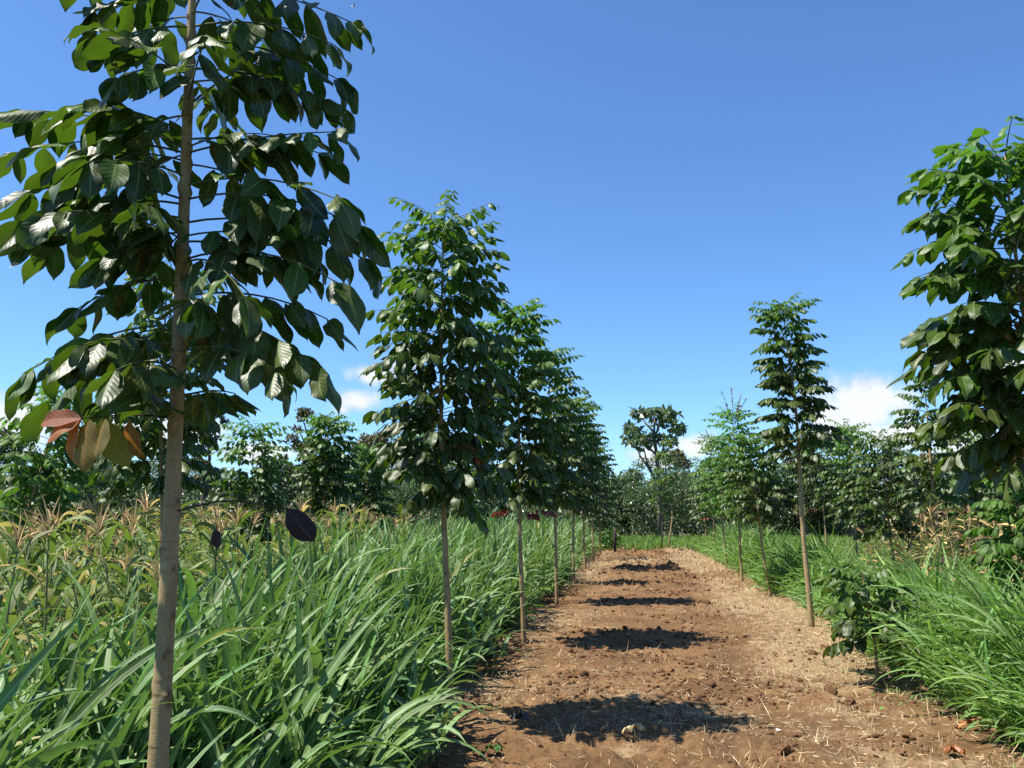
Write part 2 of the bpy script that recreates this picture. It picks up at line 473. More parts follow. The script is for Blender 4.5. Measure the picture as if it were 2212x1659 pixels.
MOUNDS = [(-0.25, 7.0, 0.55, 0.10), (0.35, 7.15, 0.5, 0.07), (1.55, 7.5, 0.35, 0.10), (-0.35, 10.9, 0.6, 0.08), (0.45, 11.0, 0.5, 0.08), (1.75, 9.4, 0.35, 0.09),
          (-0.3, 14.8, 0.7, 0.10), (0.4, 15.0, 0.5, 0.07), (0.9, 12.8, 0.4, 0.09), (-0.2, 18.6, 0.7, 0.12), (0.6, 18.4, 0.6, 0.1), (0.1, 23.0, 0.8, 0.22), (0.9, 23.6, 0.5, 0.26),
          (-0.7, 22.0, 0.6, 0.14), (1.2, 20.5, 0.7, 0.12), (0.3, 27.0, 1.2, 0.18), (-0.6, 26.0, 0.5, 0.15), (1.6, 26, 0.7, 0.12), (0.5, 31.0, 1.6, 0.22), (-0.4, 33, 1.0, 0.2), (1.5, 33.0, 1.2, 0.25), (1.9, 6.2, 0.3, 0.06)]


def path_h(X, Y):
    X = np.asarray(X, float); Y = np.asarray(Y, float)
    h = 0.085 + 0.05 * fbm(X * 0.9, Y * 0.9, 1) + 0.045 * fbm(X * 3.1, Y * 3.1, 2)
    rough = np.clip(fbm(X * 0.7, Y * 0.7, 9) * 1.5 + 0.4, 0.1, 1)
    h = h + 0.075 * rough * fbm(X * 11, Y * 11, 3, 3) + 0.022 * rough * fbm(X * 33, Y * 33, 4, 2)
    for (mx, my, r, a) in MOUNDS:
        d = ((X - mx) / r) ** 2 + ((Y - my) / (r * 0.55)) ** 2
        h = h + a * np.exp(-d * 1.6) * (0.75 + 0.8 * fbm(X * 8, Y * 8, 5, 2))
    e = np.clip(np.minimum(X + 2.1, 3.3 - X) / 0.45, 0, 1)
    return np.maximum(h, 0.012) * e - 0.03 * (1 - e)


def straw_cover(X, Y):
    c = 0.04 + 0.9 * fbm(X * 0.55, Y * 0.4, 12)
    c = c + np.clip((X - 1.1) / 0.5, 0, 1) * (0.55 + 0.2 * np.clip((9 - Y) / 3, 0, 1))
    c = c + np.clip((-0.75 - X) / 0.4, 0, 1) * 0.15
    c = c + np.clip((Y - 19) / 8, 0, 1) * 0.22
    return np.clip(c, 0, 1)


xs = np.arange(-2.1, 3.31, 0.03)
ys = [1.2]
while ys[-1] < 36:
    ys.append(ys[-1] + max(0.03, ys[-1] * 0.0055))
ys = np.array(ys)
GX, GY = np.meshgrid(xs, ys)
GZ = path_h(GX, GY)
b = MB()
nx = len(xs)
i = np.arange(len(ys) - 1)[:, None] * nx; j = np.arange(nx - 1)[None]
b.add(np.stack([GX, GY, GZ], -1).reshape(-1, 3), np.stack([i + j, i + j + 1, i + nx + j + 1, i + nx + j], -1).reshape(-1, 4), None, straw_cover(GX, GY).ravel())
tag(b.build('path', M['soil']), kind='structure')

# ------------------------------------------------------------------ leaf templates
def leaf_template(nl, nw, aspect=0.455, droop=0.35, tipcurl=0.3, fold=0.18, wave=0.03, seed=0, shape='leaflet'):
    """x along the leaf (length 1), y across, z up"""
    rg = np.random.RandomState(seed)
    v = np.linspace(0, 1, nl + 1)
    if shape == 'leaflet':
        kx = [0, .06, .18, .32, .5, .66, .77, .85, .90, .945, 1]
        ky = [.05, .36, .76, .94, 1, .94, .76, .48, .24, .10, .015]
    elif shape == 'heart':
        kx = [0, .05, .2, .4, .6, .8, .92, 1]; ky = [.3, .75, 1, .95, .75, .42, .15, .02]
    else:
        kx = [0, .1, .35, .6, .8, 1]; ky = [.06, .6, 1, .9, .5, .02]
    w = np.interp(v, kx, ky) * aspect * 0.5
    ang = -(droop * (v ** 1.3)) - tipcurl * np.clip((v - 0.75) / 0.25, 0, 1) ** 1.5
    dl = 1.0 / nl
    x = np.concatenate([[0], np.cumsum(np.cos((ang[1:] + ang[:-1]) / 2) * dl)])
    z = np.concatenate([[0], np.cumsum(np.sin((ang[1:] + ang[:-1]) / 2) * dl)])
    side = rg.uniform(-0.10, 0.10) * v ** 2
    U = np.linspace(-1, 1, nw + 1)
    V = np.zeros((nl + 1, nw + 1, 3)); UV = np.zeros((nl + 1, nw + 1, 2))
    ph = rg.uniform(0, 6.28)
    for k, uu in enumerate(U):
        V[:, k, 0] = x
        V[:, k, 1] = side + uu * w
        V[:, k, 2] = z + fold * (abs(uu) ** 1.1) * w - 0.45 * fold * (uu ** 2) * w * 2.0 * (fold > 0) * 0 + wave * np.sin(v * 13 + ph + (1.5 if uu > 0 else 0)) * abs(uu) ** 2 * aspect
        UV[:, k, 0] = (uu + 1) / 2; UV[:, k, 1] = v
    i = np.arange(nl)[:, None] * (nw + 1); j = np.arange(nw)[None]
    F = np.stack([i + j, i + nw + 1 + j, i + nw + 1 + j + 1, i + j + 1], -1).reshape(-1, 4)[:, ::-1]
    return V.reshape(-1, 3), UV.reshape(-1, 2), F


def tset(nl, nw, **kw):
    out = []
    for s in range(5):
        out.append(leaf_template(nl, nw, droop=[0.25, 0.55, 0.8, 0.4, 0.1][s], tipcurl=[0.5, 0.3, 0.5, 0.9, 0.4][s], fold=[-0.22, 0.25, -0.15, 0.1, -0.35][s], wave=[0.05, 0.04, 0.06, 0.08, 0.03][s], seed=s, **kw))
    return out


T_HI = tset(14, 6)
T_MID = tset(8, 4)
T_LOW = tset(5, 2)
T_FAR = tset(3, 2)
T_HEART = tset(4, 2, aspect=0.8, shape='heart')
# one kite-shaped quad, folded slightly, for leaves a couple of pixels long
KITE = (np.array([[0, 0, 0], [0.45, 0.28, 0.05], [1, 0, -0.12], [0.45, -0.28, 0.05]]), np.array([[.5, 0], [0, .5], [.5, 1], [1, .5]]), np.array([[0, 3, 2, 1]]))


class Leaves:
    """collects oriented leaves, then writes them to a mesh builder by template"""
    def __init__(s, templates):
        s.t = templates; s.l = []; s.n = []; s.p = []; s.s = []; s.age = []

    def put(s, p, l, n, size, age=0.0):
        s.p.append(p); s.l.append(l); s.n.append(n); s.s.append(size); s.age.append(age)

    def write(s, mb, rng):
        if not s.p:
            return
        P = np.array(s.p, float); L = nrm(np.array(s.l, float)); Nn = np.array(s.n, float)
        Nn = nrm(Nn - L * (Nn * L).sum(1, keepdims=True)); W = np.cross(Nn, L)
        S = np.array(s.s)[:, None, None]
        Rm = np.stack([L, W, Nn], 1) * S
        wid = rng.uniform(0.85, 1.15, len(P)); Rm[:, 1] *= wid[:, None]
        age = np.array(s.age); rnd = rng.rand(len(P)); w = rng.randint(0, len(s.t), len(P))
        for k, T in enumerate(s.t):
            q = w == k
            mb.inst(T, Rm[q], P[q], rnd[q], age[q])


UP = np.array([0, 0, 1.0])


def frond(rng, LV, SB, p0, p1, arch, npairs, ll, age=0.0, droop=0.75, first=0.28, r0=0.004, sides=4, terminal=True, jit=0.3, skip=0.0):
    p0 = np.asarray(p0, float); p1 = np.asarray(p1, float)
    ln = np.linalg.norm(p1 - p0)
    mid = (p0 + p1) / 2 + UP * arch * ln
    t = np.linspace(0, 1, 9)[:, None]
    C = (1 - t) ** 2 * p0 + 2 * t * (1 - t) * mid + t ** 2 * p1
    if SB is not None:
        SB.tube(C, np.linspace(r0, r0 * 0.45, 9), sides, rng.rand(), 0.0, cap=False)
    pos = lambda q: (1 - q) ** 2 * p0 + 2 * q * (1 - q) * mid + q ** 2 * p1
    tan = lambda q: nrm(2 * (1 - q) * (mid - p0) + 2 * q * (p1 - mid))
    qs = np.linspace(first, 0.97, npairs)
    for k, q in enumerate(qs):
        for sg in (-1, 1):
            if rng.rand() < skip:
                continue
            qq = min(1, q + rng.uniform(-0.02, 0.02) + (0.02 if sg > 0 else 0))
            T_ = tan(qq); sd = np.cross(T_, UP); sd = nrm(sd) * sg if np.linalg.norm(sd) > 1e-3 else np.array([sg, 0, 0.0])
            fwd = 0.35 + 0.5 * k / max(1, npairs - 1)
            l = sd * rng.uniform(0.65, 1.0) + T_ * (fwd + rng.uniform(-0.15, 0.15)) - UP * (droop + rng.uniform(-0.35, 0.35)) + rng.normal(0, 0.10, 3)
            n = UP * 1.0 + sd * 0.35 + rng.normal(0, jit, 3)
            sz = ll * rng.uniform(0.82, 1.12) * (0.72 + 0.28 * math.sin(math.pi * min(1, 0.25 + 0.75 * k / max(1, npairs - 1))))
            pp = pos(qq)
            LV.put(pp + nrm(l) * 0.006, l, n, sz, np.clip(age + rng.uniform(-0.12, 0.12) + (rng.rand() < .05) * .5, 0, 1))
    if terminal:
        T_ = tan(1.0)
        LV.put(p1, T_ - UP * droop * 0.6 + rng.normal(0, 0.1, 3), UP + rng.normal(0, jit, 3), ll * rng.uniform(0.85, 1.05), age)


def trunk_pts(base, top, rng, n=40, wob=0.012, bow=0.0):
    t = np.linspace(0, 1, n)
    P = base[None] + (top - base)[None] * t[:, None]
    for ax in (0, 1):
        P[:, ax] += wob * np.sin(t * rng.uniform(5, 9) + rng.uniform(0, 6)) * np.minimum(1, t * 4) + bow * np.sin(t * math.pi) * (ax == 0)
    return P


def trunk_mesh(mb, P, r0, r1, sides, rng, scars=0):
    n = len(P)
    rad = r1 * 0.5 + (r0 - r1 * 0.5) * (1 - np.linspace(0, 1, n)) ** 0.85
    rad[: max(2, n // 25)] *= np.linspace(1.35, 1.0, max(2, n // 25))
    if scars == 0:
        mb.tube(P, rad * (1 + rng.uniform(-0.04, 0.04, n)), sides, rng.rand())
        return
    th = np.linspace(0, 2 * np.pi, sides, endpoint=False)
    Lz = P[:, 2] - P[0, 2]
    D = np.zeros((n, sides)); G = np.zeros((n, sides))
    for _ in range(scars):
        z0 = rng.uniform(0.1, Lz[-1] * 0.9); a0 = rng.uniform(0, 2 * np.pi)
        wd = rng.uniform(0.35, 0.65); hz = rng.uniform(0.010, 0.019)
        da = np.angle(np.exp(1j * (th - a0)))[None, :]
        dz = Lz[:, None] - z0 + 0.010 * (da / wd) ** 2
        g = np.exp(-(da / wd) ** 2 * 2) * np.exp(-(dz / hz) ** 2)
        D += g * r0 * 0.16
        G = np.maximum(G, np.exp(-(da / (wd * 0.75)) ** 2 * 2) * np.exp(-((dz + 0.003) / (hz * 0.8)) ** 2) * rng.uniform(0.7, 1))
    for _ in range(int(Lz[-1] / 0.16)):
        z0 = rng.uniform(0, Lz[-1]); q = np.exp(-((Lz - z0) / 0.005) ** 2)[:, None]
        D += q * r0 * 0.03; G = np.maximum(G, np.exp(-((Lz - z0 + 0.006) / 0.003) ** 2)[:, None] * rng.uniform(0.15, 0.4))
    Rr = rad[:, None] * (1 + 0.025 * np.sin(th * 2 + 1)[None] + 0.02 * np.sin(Lz * 9)[:, None]) + D
    V = np.zeros((n, sides, 3))
    V[:, :, 0] = P[:, 0:1] + Rr * np.cos(th)[None]; V[:, :, 1] = P[:, 1:2] + Rr * np.sin(th)[None]; V[:, :, 2] = P[:, 2:3]
    i = np.arange(n - 1)[:, None] * sides; j = np.arange(sides)[None]; j2 = (j + 1) % sides
    F = np.stack([i + j, i + j2, i + sides + j2, i + sides + j], -1).reshape(-1, 4)
    mb.add(V.reshape(-1, 3), F, None, G.ravel())


def line_axis(plo, phi, Y, H):
    """base (z=0) and top (z=H) of a trunk seen through two photo points, standing in the plane Y"""
    a = at(plo[0], plo[1], Y); c = at(phi[0], phi[1], Y)
    d = (c - a) / (c[2] - a[2])
    return a + d * (0 - a[2]), a + d * (H - a[2])


def crown_fronds(rng, LV, SB, P, H, z0, nf, rad, ll, npairs, young=0.25, spread=None, droop=0.75, sides=3, r0=0.004, gap=None, base_age=0.0):
    zc = P[:, 2]
    nf = int(nf * 1.35); npairs = npairs + 1; ll = ll * 1.14; droop = droop - .08
    az = rng.uniform(0, 6.28)
    for k in range(nf):
        t = (k + 0.5) / nf
        tz = (math.floor(k / 4) * 4 + 2.0) / nf + rng.normal(0, .012)
        z = z0 + (H - z0) * (min(1, max(0, 0.25 * t + 0.75 * tz)) ** 0.92)
        if gap and rng.rand() < gap(t):
            az += 2.4; continue
        az += 2.4 + rng.uniform(-0.5, 0.5)
        c = np.array([np.interp(z, zc, P[:, 0]), np.interp(z, zc, P[:, 1]), z])
        prof = np.interp(t, [0, 0.12, 0.35, 0.7, 0.88, 1.0], spread or [0.75, 1.0, 1.0, 0.95, 0.8, 0.55])
        L = rad * prof * rng.uniform(0.72, 1.18)
        rise = np.interp(t, [0, 0.3, 0.7, 1.0], [-0.22, 0.02, 0.12, 0.5]) + rng.uniform(-0.12, 0.12)
        d = np.array([math.cos(az), math.sin(az), 0])
        p1 = c + d * L + UP * rise * L
        age = np.clip(base_age + young * np.interp(t, [0, 0.4, 0.7, 1], [0, 0.12, 0.7, 1.35]), 0, 1)
        sz = ll * np.interp(t, [0, 0.6, 0.9, 1], [1.05, 1.0, 0.8, 0.6])
        npp = max(2, int(round(npairs * np.interp(L / rad, [0.3, 1.0], [0.6, 1.05]))))
        frond(rng, LV, SB, c, p1, 0.16, npp, sz, age, droop, sides=sides, r0=r0, first=0.25)
    for k in range(7):
        a = az + k * 2.4; L = rad * rng.uniform(.3, .55)
        c = np.array([P[-1, 0], P[-1, 1], P[-1, 2] - .02 - .02 * k])
        frond(rng, LV, SB, c, c + np.array([math.cos(a) * L, math.sin(a) * L, L * rng.uniform(.15, .7)]), .12, max(2, npairs - 2), ll * .72, np.clip(base_age + young * 1.3, 0, 1), droop * .7, sides=sides, r0=r0 * .8, first=.2)


def leaf_tree(name, label, seed, plo, phi, Y, H, z0, nf, rad, ll, npairs=5, detail='mid', r0=0.028, mat='leaf', young=0.3, group=None, spread=None, droop=0.75, gap=None, cat='tree', red=None, base_age=0.0, bow=0.0, redmat='leaf_crimson', extra=None, tops=None):
    rng = np.random.RandomState(seed)
    base, top = line_axis(plo, phi, Y, H)
    o = empty(name, base, label, cat, group)
    P = trunk_pts(base - np.array([0, 0, 0.03]), top, rng, 50 if detail == 'mid' else 24, wob=0.018, bow=bow)
    tb = MB()
    if detail == 'mid':
        P2 = trunk_pts(base - np.array([0, 0, 0.03]), top, np.random.RandomState(seed), 260, wob=0.018, bow=bow)
        P = P2
        trunk_mesh(tb, P2, r0, 0.007, 14, rng, scars=40)
    else:
        trunk_mesh(tb, P, r0, 0.007, 8, rng)
    tb.build('trunk', M['bark'], o, base)
    LV = Leaves({'hi': T_HI, 'mid': T_MID, 'low': T_LOW, 'far': T_FAR}[detail]); SB = MB()
    crown_fronds(rng, LV, SB, P, H, z0, nf, rad, ll, npairs, young, spread, droop, gap=gap, base_age=base_age)
    if extra:
        extra(rng, LV, SB, P)
    cb = MB(); LV.write(cb, rng)
    cb.build('crown', M[mat], o, base)
    SB.build('leaf_stalks', M['stalk'], o, base)
    if red:
        RL = Leaves(LV.t); RS = MB()
        for (px, py, dy) in red:
            p1 = at(px, py, Y + dy)
            c = np.array([np.interp(p1[2], P[:, 2], P[:, 0]), np.interp(p1[2], P[:, 2], P[:, 1]), p1[2] + 0.02])
            frond(rng, RL, RS, c, p1, 0.1, 4, ll * 0.8, 0.0, 0.9, first=0.5, skip=0.2, sides=3)
        rb = MB(); RL.write(rb, rng)
        ro = rb.build('dying_leaves', M[redmat], o, base); ro['label'] = 'red dying leaves at the foot of the crown'
    if tops:
        RL = Leaves([KITE]); RS = MB()
        for (px, py, ax_, ay_) in tops:
            p1 = at(px, py, Y); p0 = at(ax_, ay_, Y)
            frond(rng, RL, RS, p0, p1, 0.05, 9, 0.085, 0.0, 0.1, first=0.3, skip=0.1, sides=3, r0=0.006)
        rb = MB(); RL.write(rb, rng)
        ro = rb.build('feathery_sprays', M['feather'], o, base); ro['label'] = 'thin feathery brownish sprays above the crown'
        RS.build('spray_stalks', M['stalk_dead'], o, base)
    return o


ROWG = 'young plantation trees lining the path'

# ------------------------------------------------------------------ the near left tree
def near_left_tree():
    rng = np.random.RandomState(11)
    Y, H = 2.35, 4.1
    base, top = line_axis((338, 1640), (393, 560), Y, H)
    o = empty('young_tree', base, 'nearest young tree, tan trunk and big dark drooping leaves, cut by the picture top', 'tree', ROWG)
    P = trunk_pts(base - np.array([0, 0, 0.03]), top, rng, 700, wob=0.008)
    tb = MB(); trunk_mesh(tb, P, 0.033, 0.011, 36, rng, scars=80)
    # a small broken stub on the trunk
    s0 = at(372, 940, Y - 0.03); tb.tube([s0, at(378, 915, Y - 0.06), at(392, 900, Y - 0.07), at(404, 890, Y - 0.07)], [0.006, 0.004, 0.0032, 0.002], 6)
    tb.build('trunk', M['bark'], o, base)
    LV = Leaves(T_HI); SB = MB()
    ax = lambda py: (lambda z: np.array([np.interp(z, P[:, 2], P[:, 0]), np.interp(z, P[:, 2], P[:, 1]), z]))(at(400, py, Y)[2])
    # (attach y on trunk, tip x, tip y, tip depth offset, pairs, leaf length, arch, droop)
    man = [(-30, 735, 50, .02, 6, .165, .12, .75), (60, 690, 95, -.12, 5, .155, .14, .95), (150, 672, 215, .05, 6, .16, .14, .75),
           (330, 690, 285, -.10, 6, .16, .06, .8), (300, 660, 330, .12, 5, .155, .1, .8), (430, 745, 490, -.06, 6, .19, .18, .95),
           (400, 700, 430, -.18, 4, .17, .14, .5), (520, 580, 560, .10, 5, .145, .12, .85), (640, 680, 690, .05, 6, .155, .18, .85),
           (690, 665, 800, -.12, 6, .175, .20, .8), (760, 570, 800, -.22, 5, .16, .16, .9),
           (-20, 215, 25, -.05, 5, .155, .1, .6), (60, 230, 95, -.15, 5, .15, .14, .95), (150, 265, 170, -.25, 4, .15, .15, .7),
           (320, 60, 240, .0, 6, .185, .12, .75), (290, 200, 225, -.2, 5, .165, .15, .6), (430, 75, 415, -.08, 6, .185, .16, .85), (380, 200, 350, -.28, 4, .2, .15, 1.0),
           (500, 235, 560, -.12, 5, .155, .16, .85), (600, 180, 665, .0, 5, .15, .16, .65), (700, 75, 800, -.05, 6, .17, .16, .85),
           (760, 190, 745, -.25, 5, .165, .2, .9), (800, 260, 800, -.35, 4, .165, .15, .8), (830, 235, 860, .15, 4, .15, .1, .9),
           (230, 560, 130, .25, 5, .15, .15, .8), (250, 300, 300, .3, 5, .15, .1, .8), (560, 300, 480, .3, 5, .15, .1, .8), (570, 500, 640, -.3, 4, .16, .2, .9),
           (440, 70, 480, -.12, 5, .2, .16, .9), (330, 45, 330, .1, 5, .18, .12, .8), (470, 120, 520, .1, 5, .19, .16, .9), (480, 760, 560, .05, 5, .19, .2, .9), (560, 700, 610, -.1, 4, .18, .2, 1.0), (740, 110, 870, .1, 4, .17, .2, .9), (90, 700, 170, .1, 5, .17, .16, .8),
           (860, 480, 850, .2, 4, .145, .15, .9), (900, 330, 850, -.1, 3, .15, .2, .8)]
    for (ay, tx, ty, dy, npr, ll, arch, dr) in man:
        tx += 28 if tx > 400 else -10; dr -= .15
        p0 = ax(ay); p1 = at(tx, ty, Y + dy)
        frond(rng, LV, SB, p0, p1, arch, npr, ll, 0.05, dr, first=0.30, r0=0.0042, sides=6, jit=0.33)
    crown_fronds(rng, LV, SB, P, H, 2.05, 24, 0.46, 0.135, 4, 0.2, droop=0.8, sides=5, r0=0.0035, spread=[.6, .8, .9, .85, .6, .3])
    cb = MB(); LV.write(cb, rng); cb.build('crown', M['leaf'], o, base)
    SB.build('leaf_stalks', M['stalk'], o, base)
    # rusty spray at the lower left
    RL = Leaves(T_HI); RS = MB()
    p0 = ax(905); p1 = at(175, 905, Y - 0.12); mid = at(290, 888, Y - 0.06)
    t = np.linspace(0, 1, 10)[:, None]
    RS.tube((1 - t) ** 2 * p0 + 2 * t * (1 - t) * mid + t ** 2 * p1, np.linspace(.003, .0016, 10), 6)
    e = p1
    for (dx, dz, s, a, off) in [(-1, .02, .16, 0, 0), (-.85, -.35, .13, 0, 0), (-.4, -1, .15, 0, 0), (.0, -1, .17, .75, .02), (.35, -.8, .17, .9, .05), (.12, -1, .14, .3, .12), (-.1, -.9, .13, .8, .06)]:
        RL.put(e + _r * off * 1.2, _r * dx + UP * dz - _f * rng.uniform(-.25, .35), -_f * 0.8 + UP * 0.5 + rng.normal(0, .3, 3), s, a)
    rb = MB(); RL.write(rb, rng)
    ro = rb.build('rusty_leaves', M['leaf_rust'], o, base); ro['label'] = 'spray of orange and rust coloured leaves low on the left'
    RS.build('rusty_stalk', M['stalk_dead'], o, base)
    # bare drooping stalk with a dead leaf to the right
    DS = MB()
    p0 = at(386, 1103, Y); pts = [p0, at(420, 1094, Y - .04), at(470, 1083, Y - .07), at(520, 1082, Y - .09), at(575, 1092, Y - .1), at(625, 1100, Y - .12)]
    DS.tube(pts, [.0034, .003, .0027, .0024, .0022, .0022], 6); DS.build('bare_stalk', M['stalk_dead'], o, base)
    D1 = Leaves([leaf_template(14, 6, aspect=0.50, droop=.5, tipcurl=.6, fold=-.5, wave=.10, seed=4)])
    D1.put(at(622, 1099, Y - .12), _r * .50 - UP * .72, -_f + _r * .35, .125)
    db = MB(); D1.write(db, rng); do = db.build('dead_leaf', M['leaf_dead'], o, base); do['label'] = 'large dark brown withered leaf hanging at the stalk end'
    D2 = Leaves(D1.t); D2.put(at(468, 1143, Y - .07), _r * .12 - UP, -_f + _r * 1.2, .06)
    db = MB(); D2.write(db, rng); do = db.build('dead_leaf', M['leaf_dead'], o, base); do['label'] = 'small dark withered leaf hanging on a thread'
    DS2 = MB(); DS2.tube([at(462, 1085, Y - .07), at(466, 1115, Y - .07), at(468, 1145, Y - .07)], .0012, 4); DS2.build('leaf_thread', M['stalk_dead'], o, base)


near_left_tree()

# ------------------------------------------------------------------ left row
def low_sprays(rng, LV, SB, P):
    for (py, x, y, dy, n, l) in [(930, 1060, 960, -.1, 6, .15), (1000, 1075, 1045, -.15, 5, .16), (1040, 1040, 1120, -.1, 4, .16), (960, 875, 1015, 0, 5, .15), (900, 1075, 905, .1, 6, .15), (870, 850, 960, -.1, 6, .15), (780, 800, 790, 0, 6, .15), (640, 830, 610, 0, 6, .13), (560, 1065, 540, 0, 6, .13), (860, 840, 880, .1, 5, .14)]:
        z = at(960, py, 6.0)[2]
        frond(rng, LV, SB, np.array([np.interp(z, P[:, 2], P[:, 0]), np.interp(z, P[:, 2], P[:, 1]), z]), at(x, y, 6.0 + dy), .14, n, l, .05, .85, sides=4)


leaf_tree('young_tree', 'second tree of the left row, slim with a tall dark glossy crown against the sky', 21, (968, 1480), (955, 600), 6.0, 3.86, 1.72, 84, 0.47, 0.14, 5, 'mid', 0.029, group=ROWG, young=0.5, spread=[.8, .85, 1.05, .95, .98, .72],
          red=[(1030, 985, -.1), (1010, 960, .1)], redmat='leaf_rust', droop=0.85, extra=low_sprays)
leaf_tree('young_tree', 'third tree of the left row with red dying leaves under its crown', 22, (1132, 1390), (1116, 770), 10.0, 4.12, 1.75, 88, 0.50, 0.147, 6, 'low', 0.031, group=ROWG, young=0.8, red=[(1075, 1105, -.2), (1160, 1110, 0), (1190, 1105, -.1)])
leaf_tree('young_tree', 'fourth tree of the left row, its lit top just right of the third tree', 23, (1203, 1300), (1188, 850), 14.4, 4.45, 1.8, 83, 0.58, 0.153, 6, 'low', 0.032, group=ROWG, young=0.6)
leaf_tree('young_tree', 'fifth tree of the left row, half hidden behind the fourth crown', 24, (1240, 1260), (1234, 950), 18.5, 4.15, 1.75, 72, 0.66, 0.165, 6, 'low', 0.032, group=ROWG, young=0.4, red=[(1262, 1100, -.1)])
leaf_tree('young_tree', 'sixth tree of the left row with pale trunk and dark crown', 25, (1264, 1232), (1258, 1000), 22.8, 4.55, 1.7, 66, 0.68, 0.177, 6, 'far', 0.033, group=ROWG, young=0.35)
leaf_tree('young_tree', 'seventh tree of the left row, second from the far end', 26, (1283, 1212), (1276, 1000), 27.0, 4.2, 1.6, 56, 0.66, 0.16, 6, 'far', 0.034, group=ROWG, young=0.3)
leaf_tree('young_tree', 'last tree of the left row, at the far end of the path', 27, (1297, 1200), (1292, 1000), 31.5, 4.05, 1.2, 60, 0.66, 0.17, 6, 'far', 0.035, group=ROWG, young=0.3)

# ------------------------------------------------------------------ right row
leaf_tree('young_tree', 'large leafy tree cut off by the right edge of the picture', 31, (2262, 1100), (2190, 422), 4.0, 3.3, 1.85, 62, 0.43, 0.14, 5, 'hi', 0.026, group=ROWG, young=0.65, droop=0.7,
          extra=lambda rng, LV, SB, P: [frond(rng, LV, SB, np.array([np.interp(at(2200, a, 4.0)[2], P[:, 2], P[:, 0]), np.interp(at(2200, a, 4.0)[2], P[:, 2], P[:, 1]), at(2200, a, 4.0)[2]]), at(x, y, 4.0 + dy), ar, n, l, ag, .7)
                                       for (a, x, y, dy, ar, n, l, ag) in [(470, 1985, 470, 0, .12, 6, .14, .35), (540, 2010, 410, .1, .1, 5, .12, .5), (640, 2020, 600, -.1, .12, 5, .13, .3), (760, 2000, 715, -.1, .12, 6, .16, .15), (350, 2010, 385, .1, .1, 5, .12, .6), (860, 2060, 800, 0, .14, 6, .16, .05), (940, 2070, 870, -.25, .14, 5, .17, .05), (950, 2150, 960, .2, .15, 6, .16, .05)]])
leaf_tree('young_tree', 'tall thin tree right of the path with bare leaning trunk and small high crown', 32, (1751, 1340), (1704, 800), 12.0, 4.55, 2.45, 74, 0.52, 0.14, 6, 'low', 0.042, group=ROWG, young=0.5, bow=0.03, spread=[.95, 1.1, .9, .75, .85, .6])
leaf_tree('young_tree', 'bushy tree right of the path, nearest of the clump left of the tall thin tree', 33, (1660, 1262), (1640, 1120), 16.5, 3.05, 1.5, 58, 0.62, 0.14, 6, 'low', 0.030, mat='leaf', group=ROWG, young=0.5, base_age=0.08)
leaf_tree('young_tree', 'bright green tree with feathery tips in the clump right of the path', 34, (1603, 1245), (1586, 960), 19.8, 3.95, 1.7, 74, 0.66, 0.13, 6, 'low', 0.034, mat='leaf_bright', group=ROWG, young=0.6,
          tops=[(1560, 850, 1580, 900), (1580, 843, 1584, 900), (1600, 855, 1588, 905), (1568, 875, 1582, 910), (1596, 880, 1588, 910), (1610, 865, 1590, 900)])
leaf_tree('young_tree', 'fourth tree of the right row from its far end, crown merging with the clump', 35, (1570, 1225), (1556, 1050), 24.0, 3.7, 1.7, 62, 0.72, 0.14, 6, 'far', 0.036, mat='leaf_bright', group=ROWG, young=0.4, red=[(1520, 1110, 0), (1515, 1120, -.2)],
          tops=[(1512, 935, 1535, 970), (1525, 930, 1540, 970), (1505, 950, 1535, 975)])
leaf_tree('young_tree', 'far tree of the right row with lime new shoots on its left side', 36, (1548, 1205), (1535, 1060), 28.5, 3.3, 1.6, 50, 0.74, 0.15, 6, 'far', 0.034, group=ROWG, young=0.5)
leaf_tree('young_tree', 'last thin tree of the right row, at the end of the bare soil', 37, (1529, 1196), (1520, 1080), 32.5, 2.9, 1.3, 36, 0.6, 0.15, 6, 'far', 0.03, group=ROWG, young=0.3, red=[(1515, 1120, 0)])
leaf_tree('sapling', 'small leafy sapling in front of the long grass right of the path', 38, (1895, 1455), (1865, 1220), 8.3, 1.05, 0.40, 15, 0.52, 0.15, 6, 'mid', 0.016, group=None, young=0.35, cat='sapling', spread=[.7, 1, 1, .9, .8, .5], droop=0.8)

# ------------------------------------------------------------------ second rows, in the fields
FG = 'young trees standing in the fields'
leaf_tree('young_tree', 'dark drooping tree right behind the trunk of the nearest tree', 41, (350, 1150), (356, 800), 6.6, 3.75, 1.85, 54, 0.50, 0.145, 5, 'mid', 0.024, group=FG, young=0.3, droop=0.95)
leaf_tree('young_tree', 'short tree in the maize with a rounded bright crown and thin stem', 42, (543, 1160), (549, 1000), 12.5, 2.95, 1.2, 66, 0.62, 0.14, 5, 'low', 0.024, group=FG, young=0.75)
leaf_tree('young_tree', 'taller green tree beyond the maize, left of the two small clouds', 43, (699, 1110), (704, 1000), 17.0, 3.6, 1.7, 84, 0.64, 0.16, 6, 'low', 0.028, group=FG, young=0.7)
leaf_tree('young_tree', 'green tree beyond the maize in front of a brownish wood tree', 44, (790, 1140), (792, 1000), 20.0, 3.2, 1.4, 70, 0.66, 0.16, 6, 'low', 0.026, group=FG, young=0.7)
leaf_tree('young_tree', 'thin tree half hidden behind the lower crown of the second left row tree', 45, (930, 1130), (928, 1000), 22.0, 4.1, 1.9, 52, 0.7, 0.15, 6, 'far', 0.034, mat='leaf_bright', group=FG, young=0.5, red=[(905, 1115, 0)])
leaf_tree('young_tree', 'thin tree hidden between the second and third trees of the left row', 46, (1002, 1140), (1001, 1050), 27.0, 3.8, 1.6, 48, 0.7, 0.15, 6, 'far', 0.032, group=FG, young=0.3)
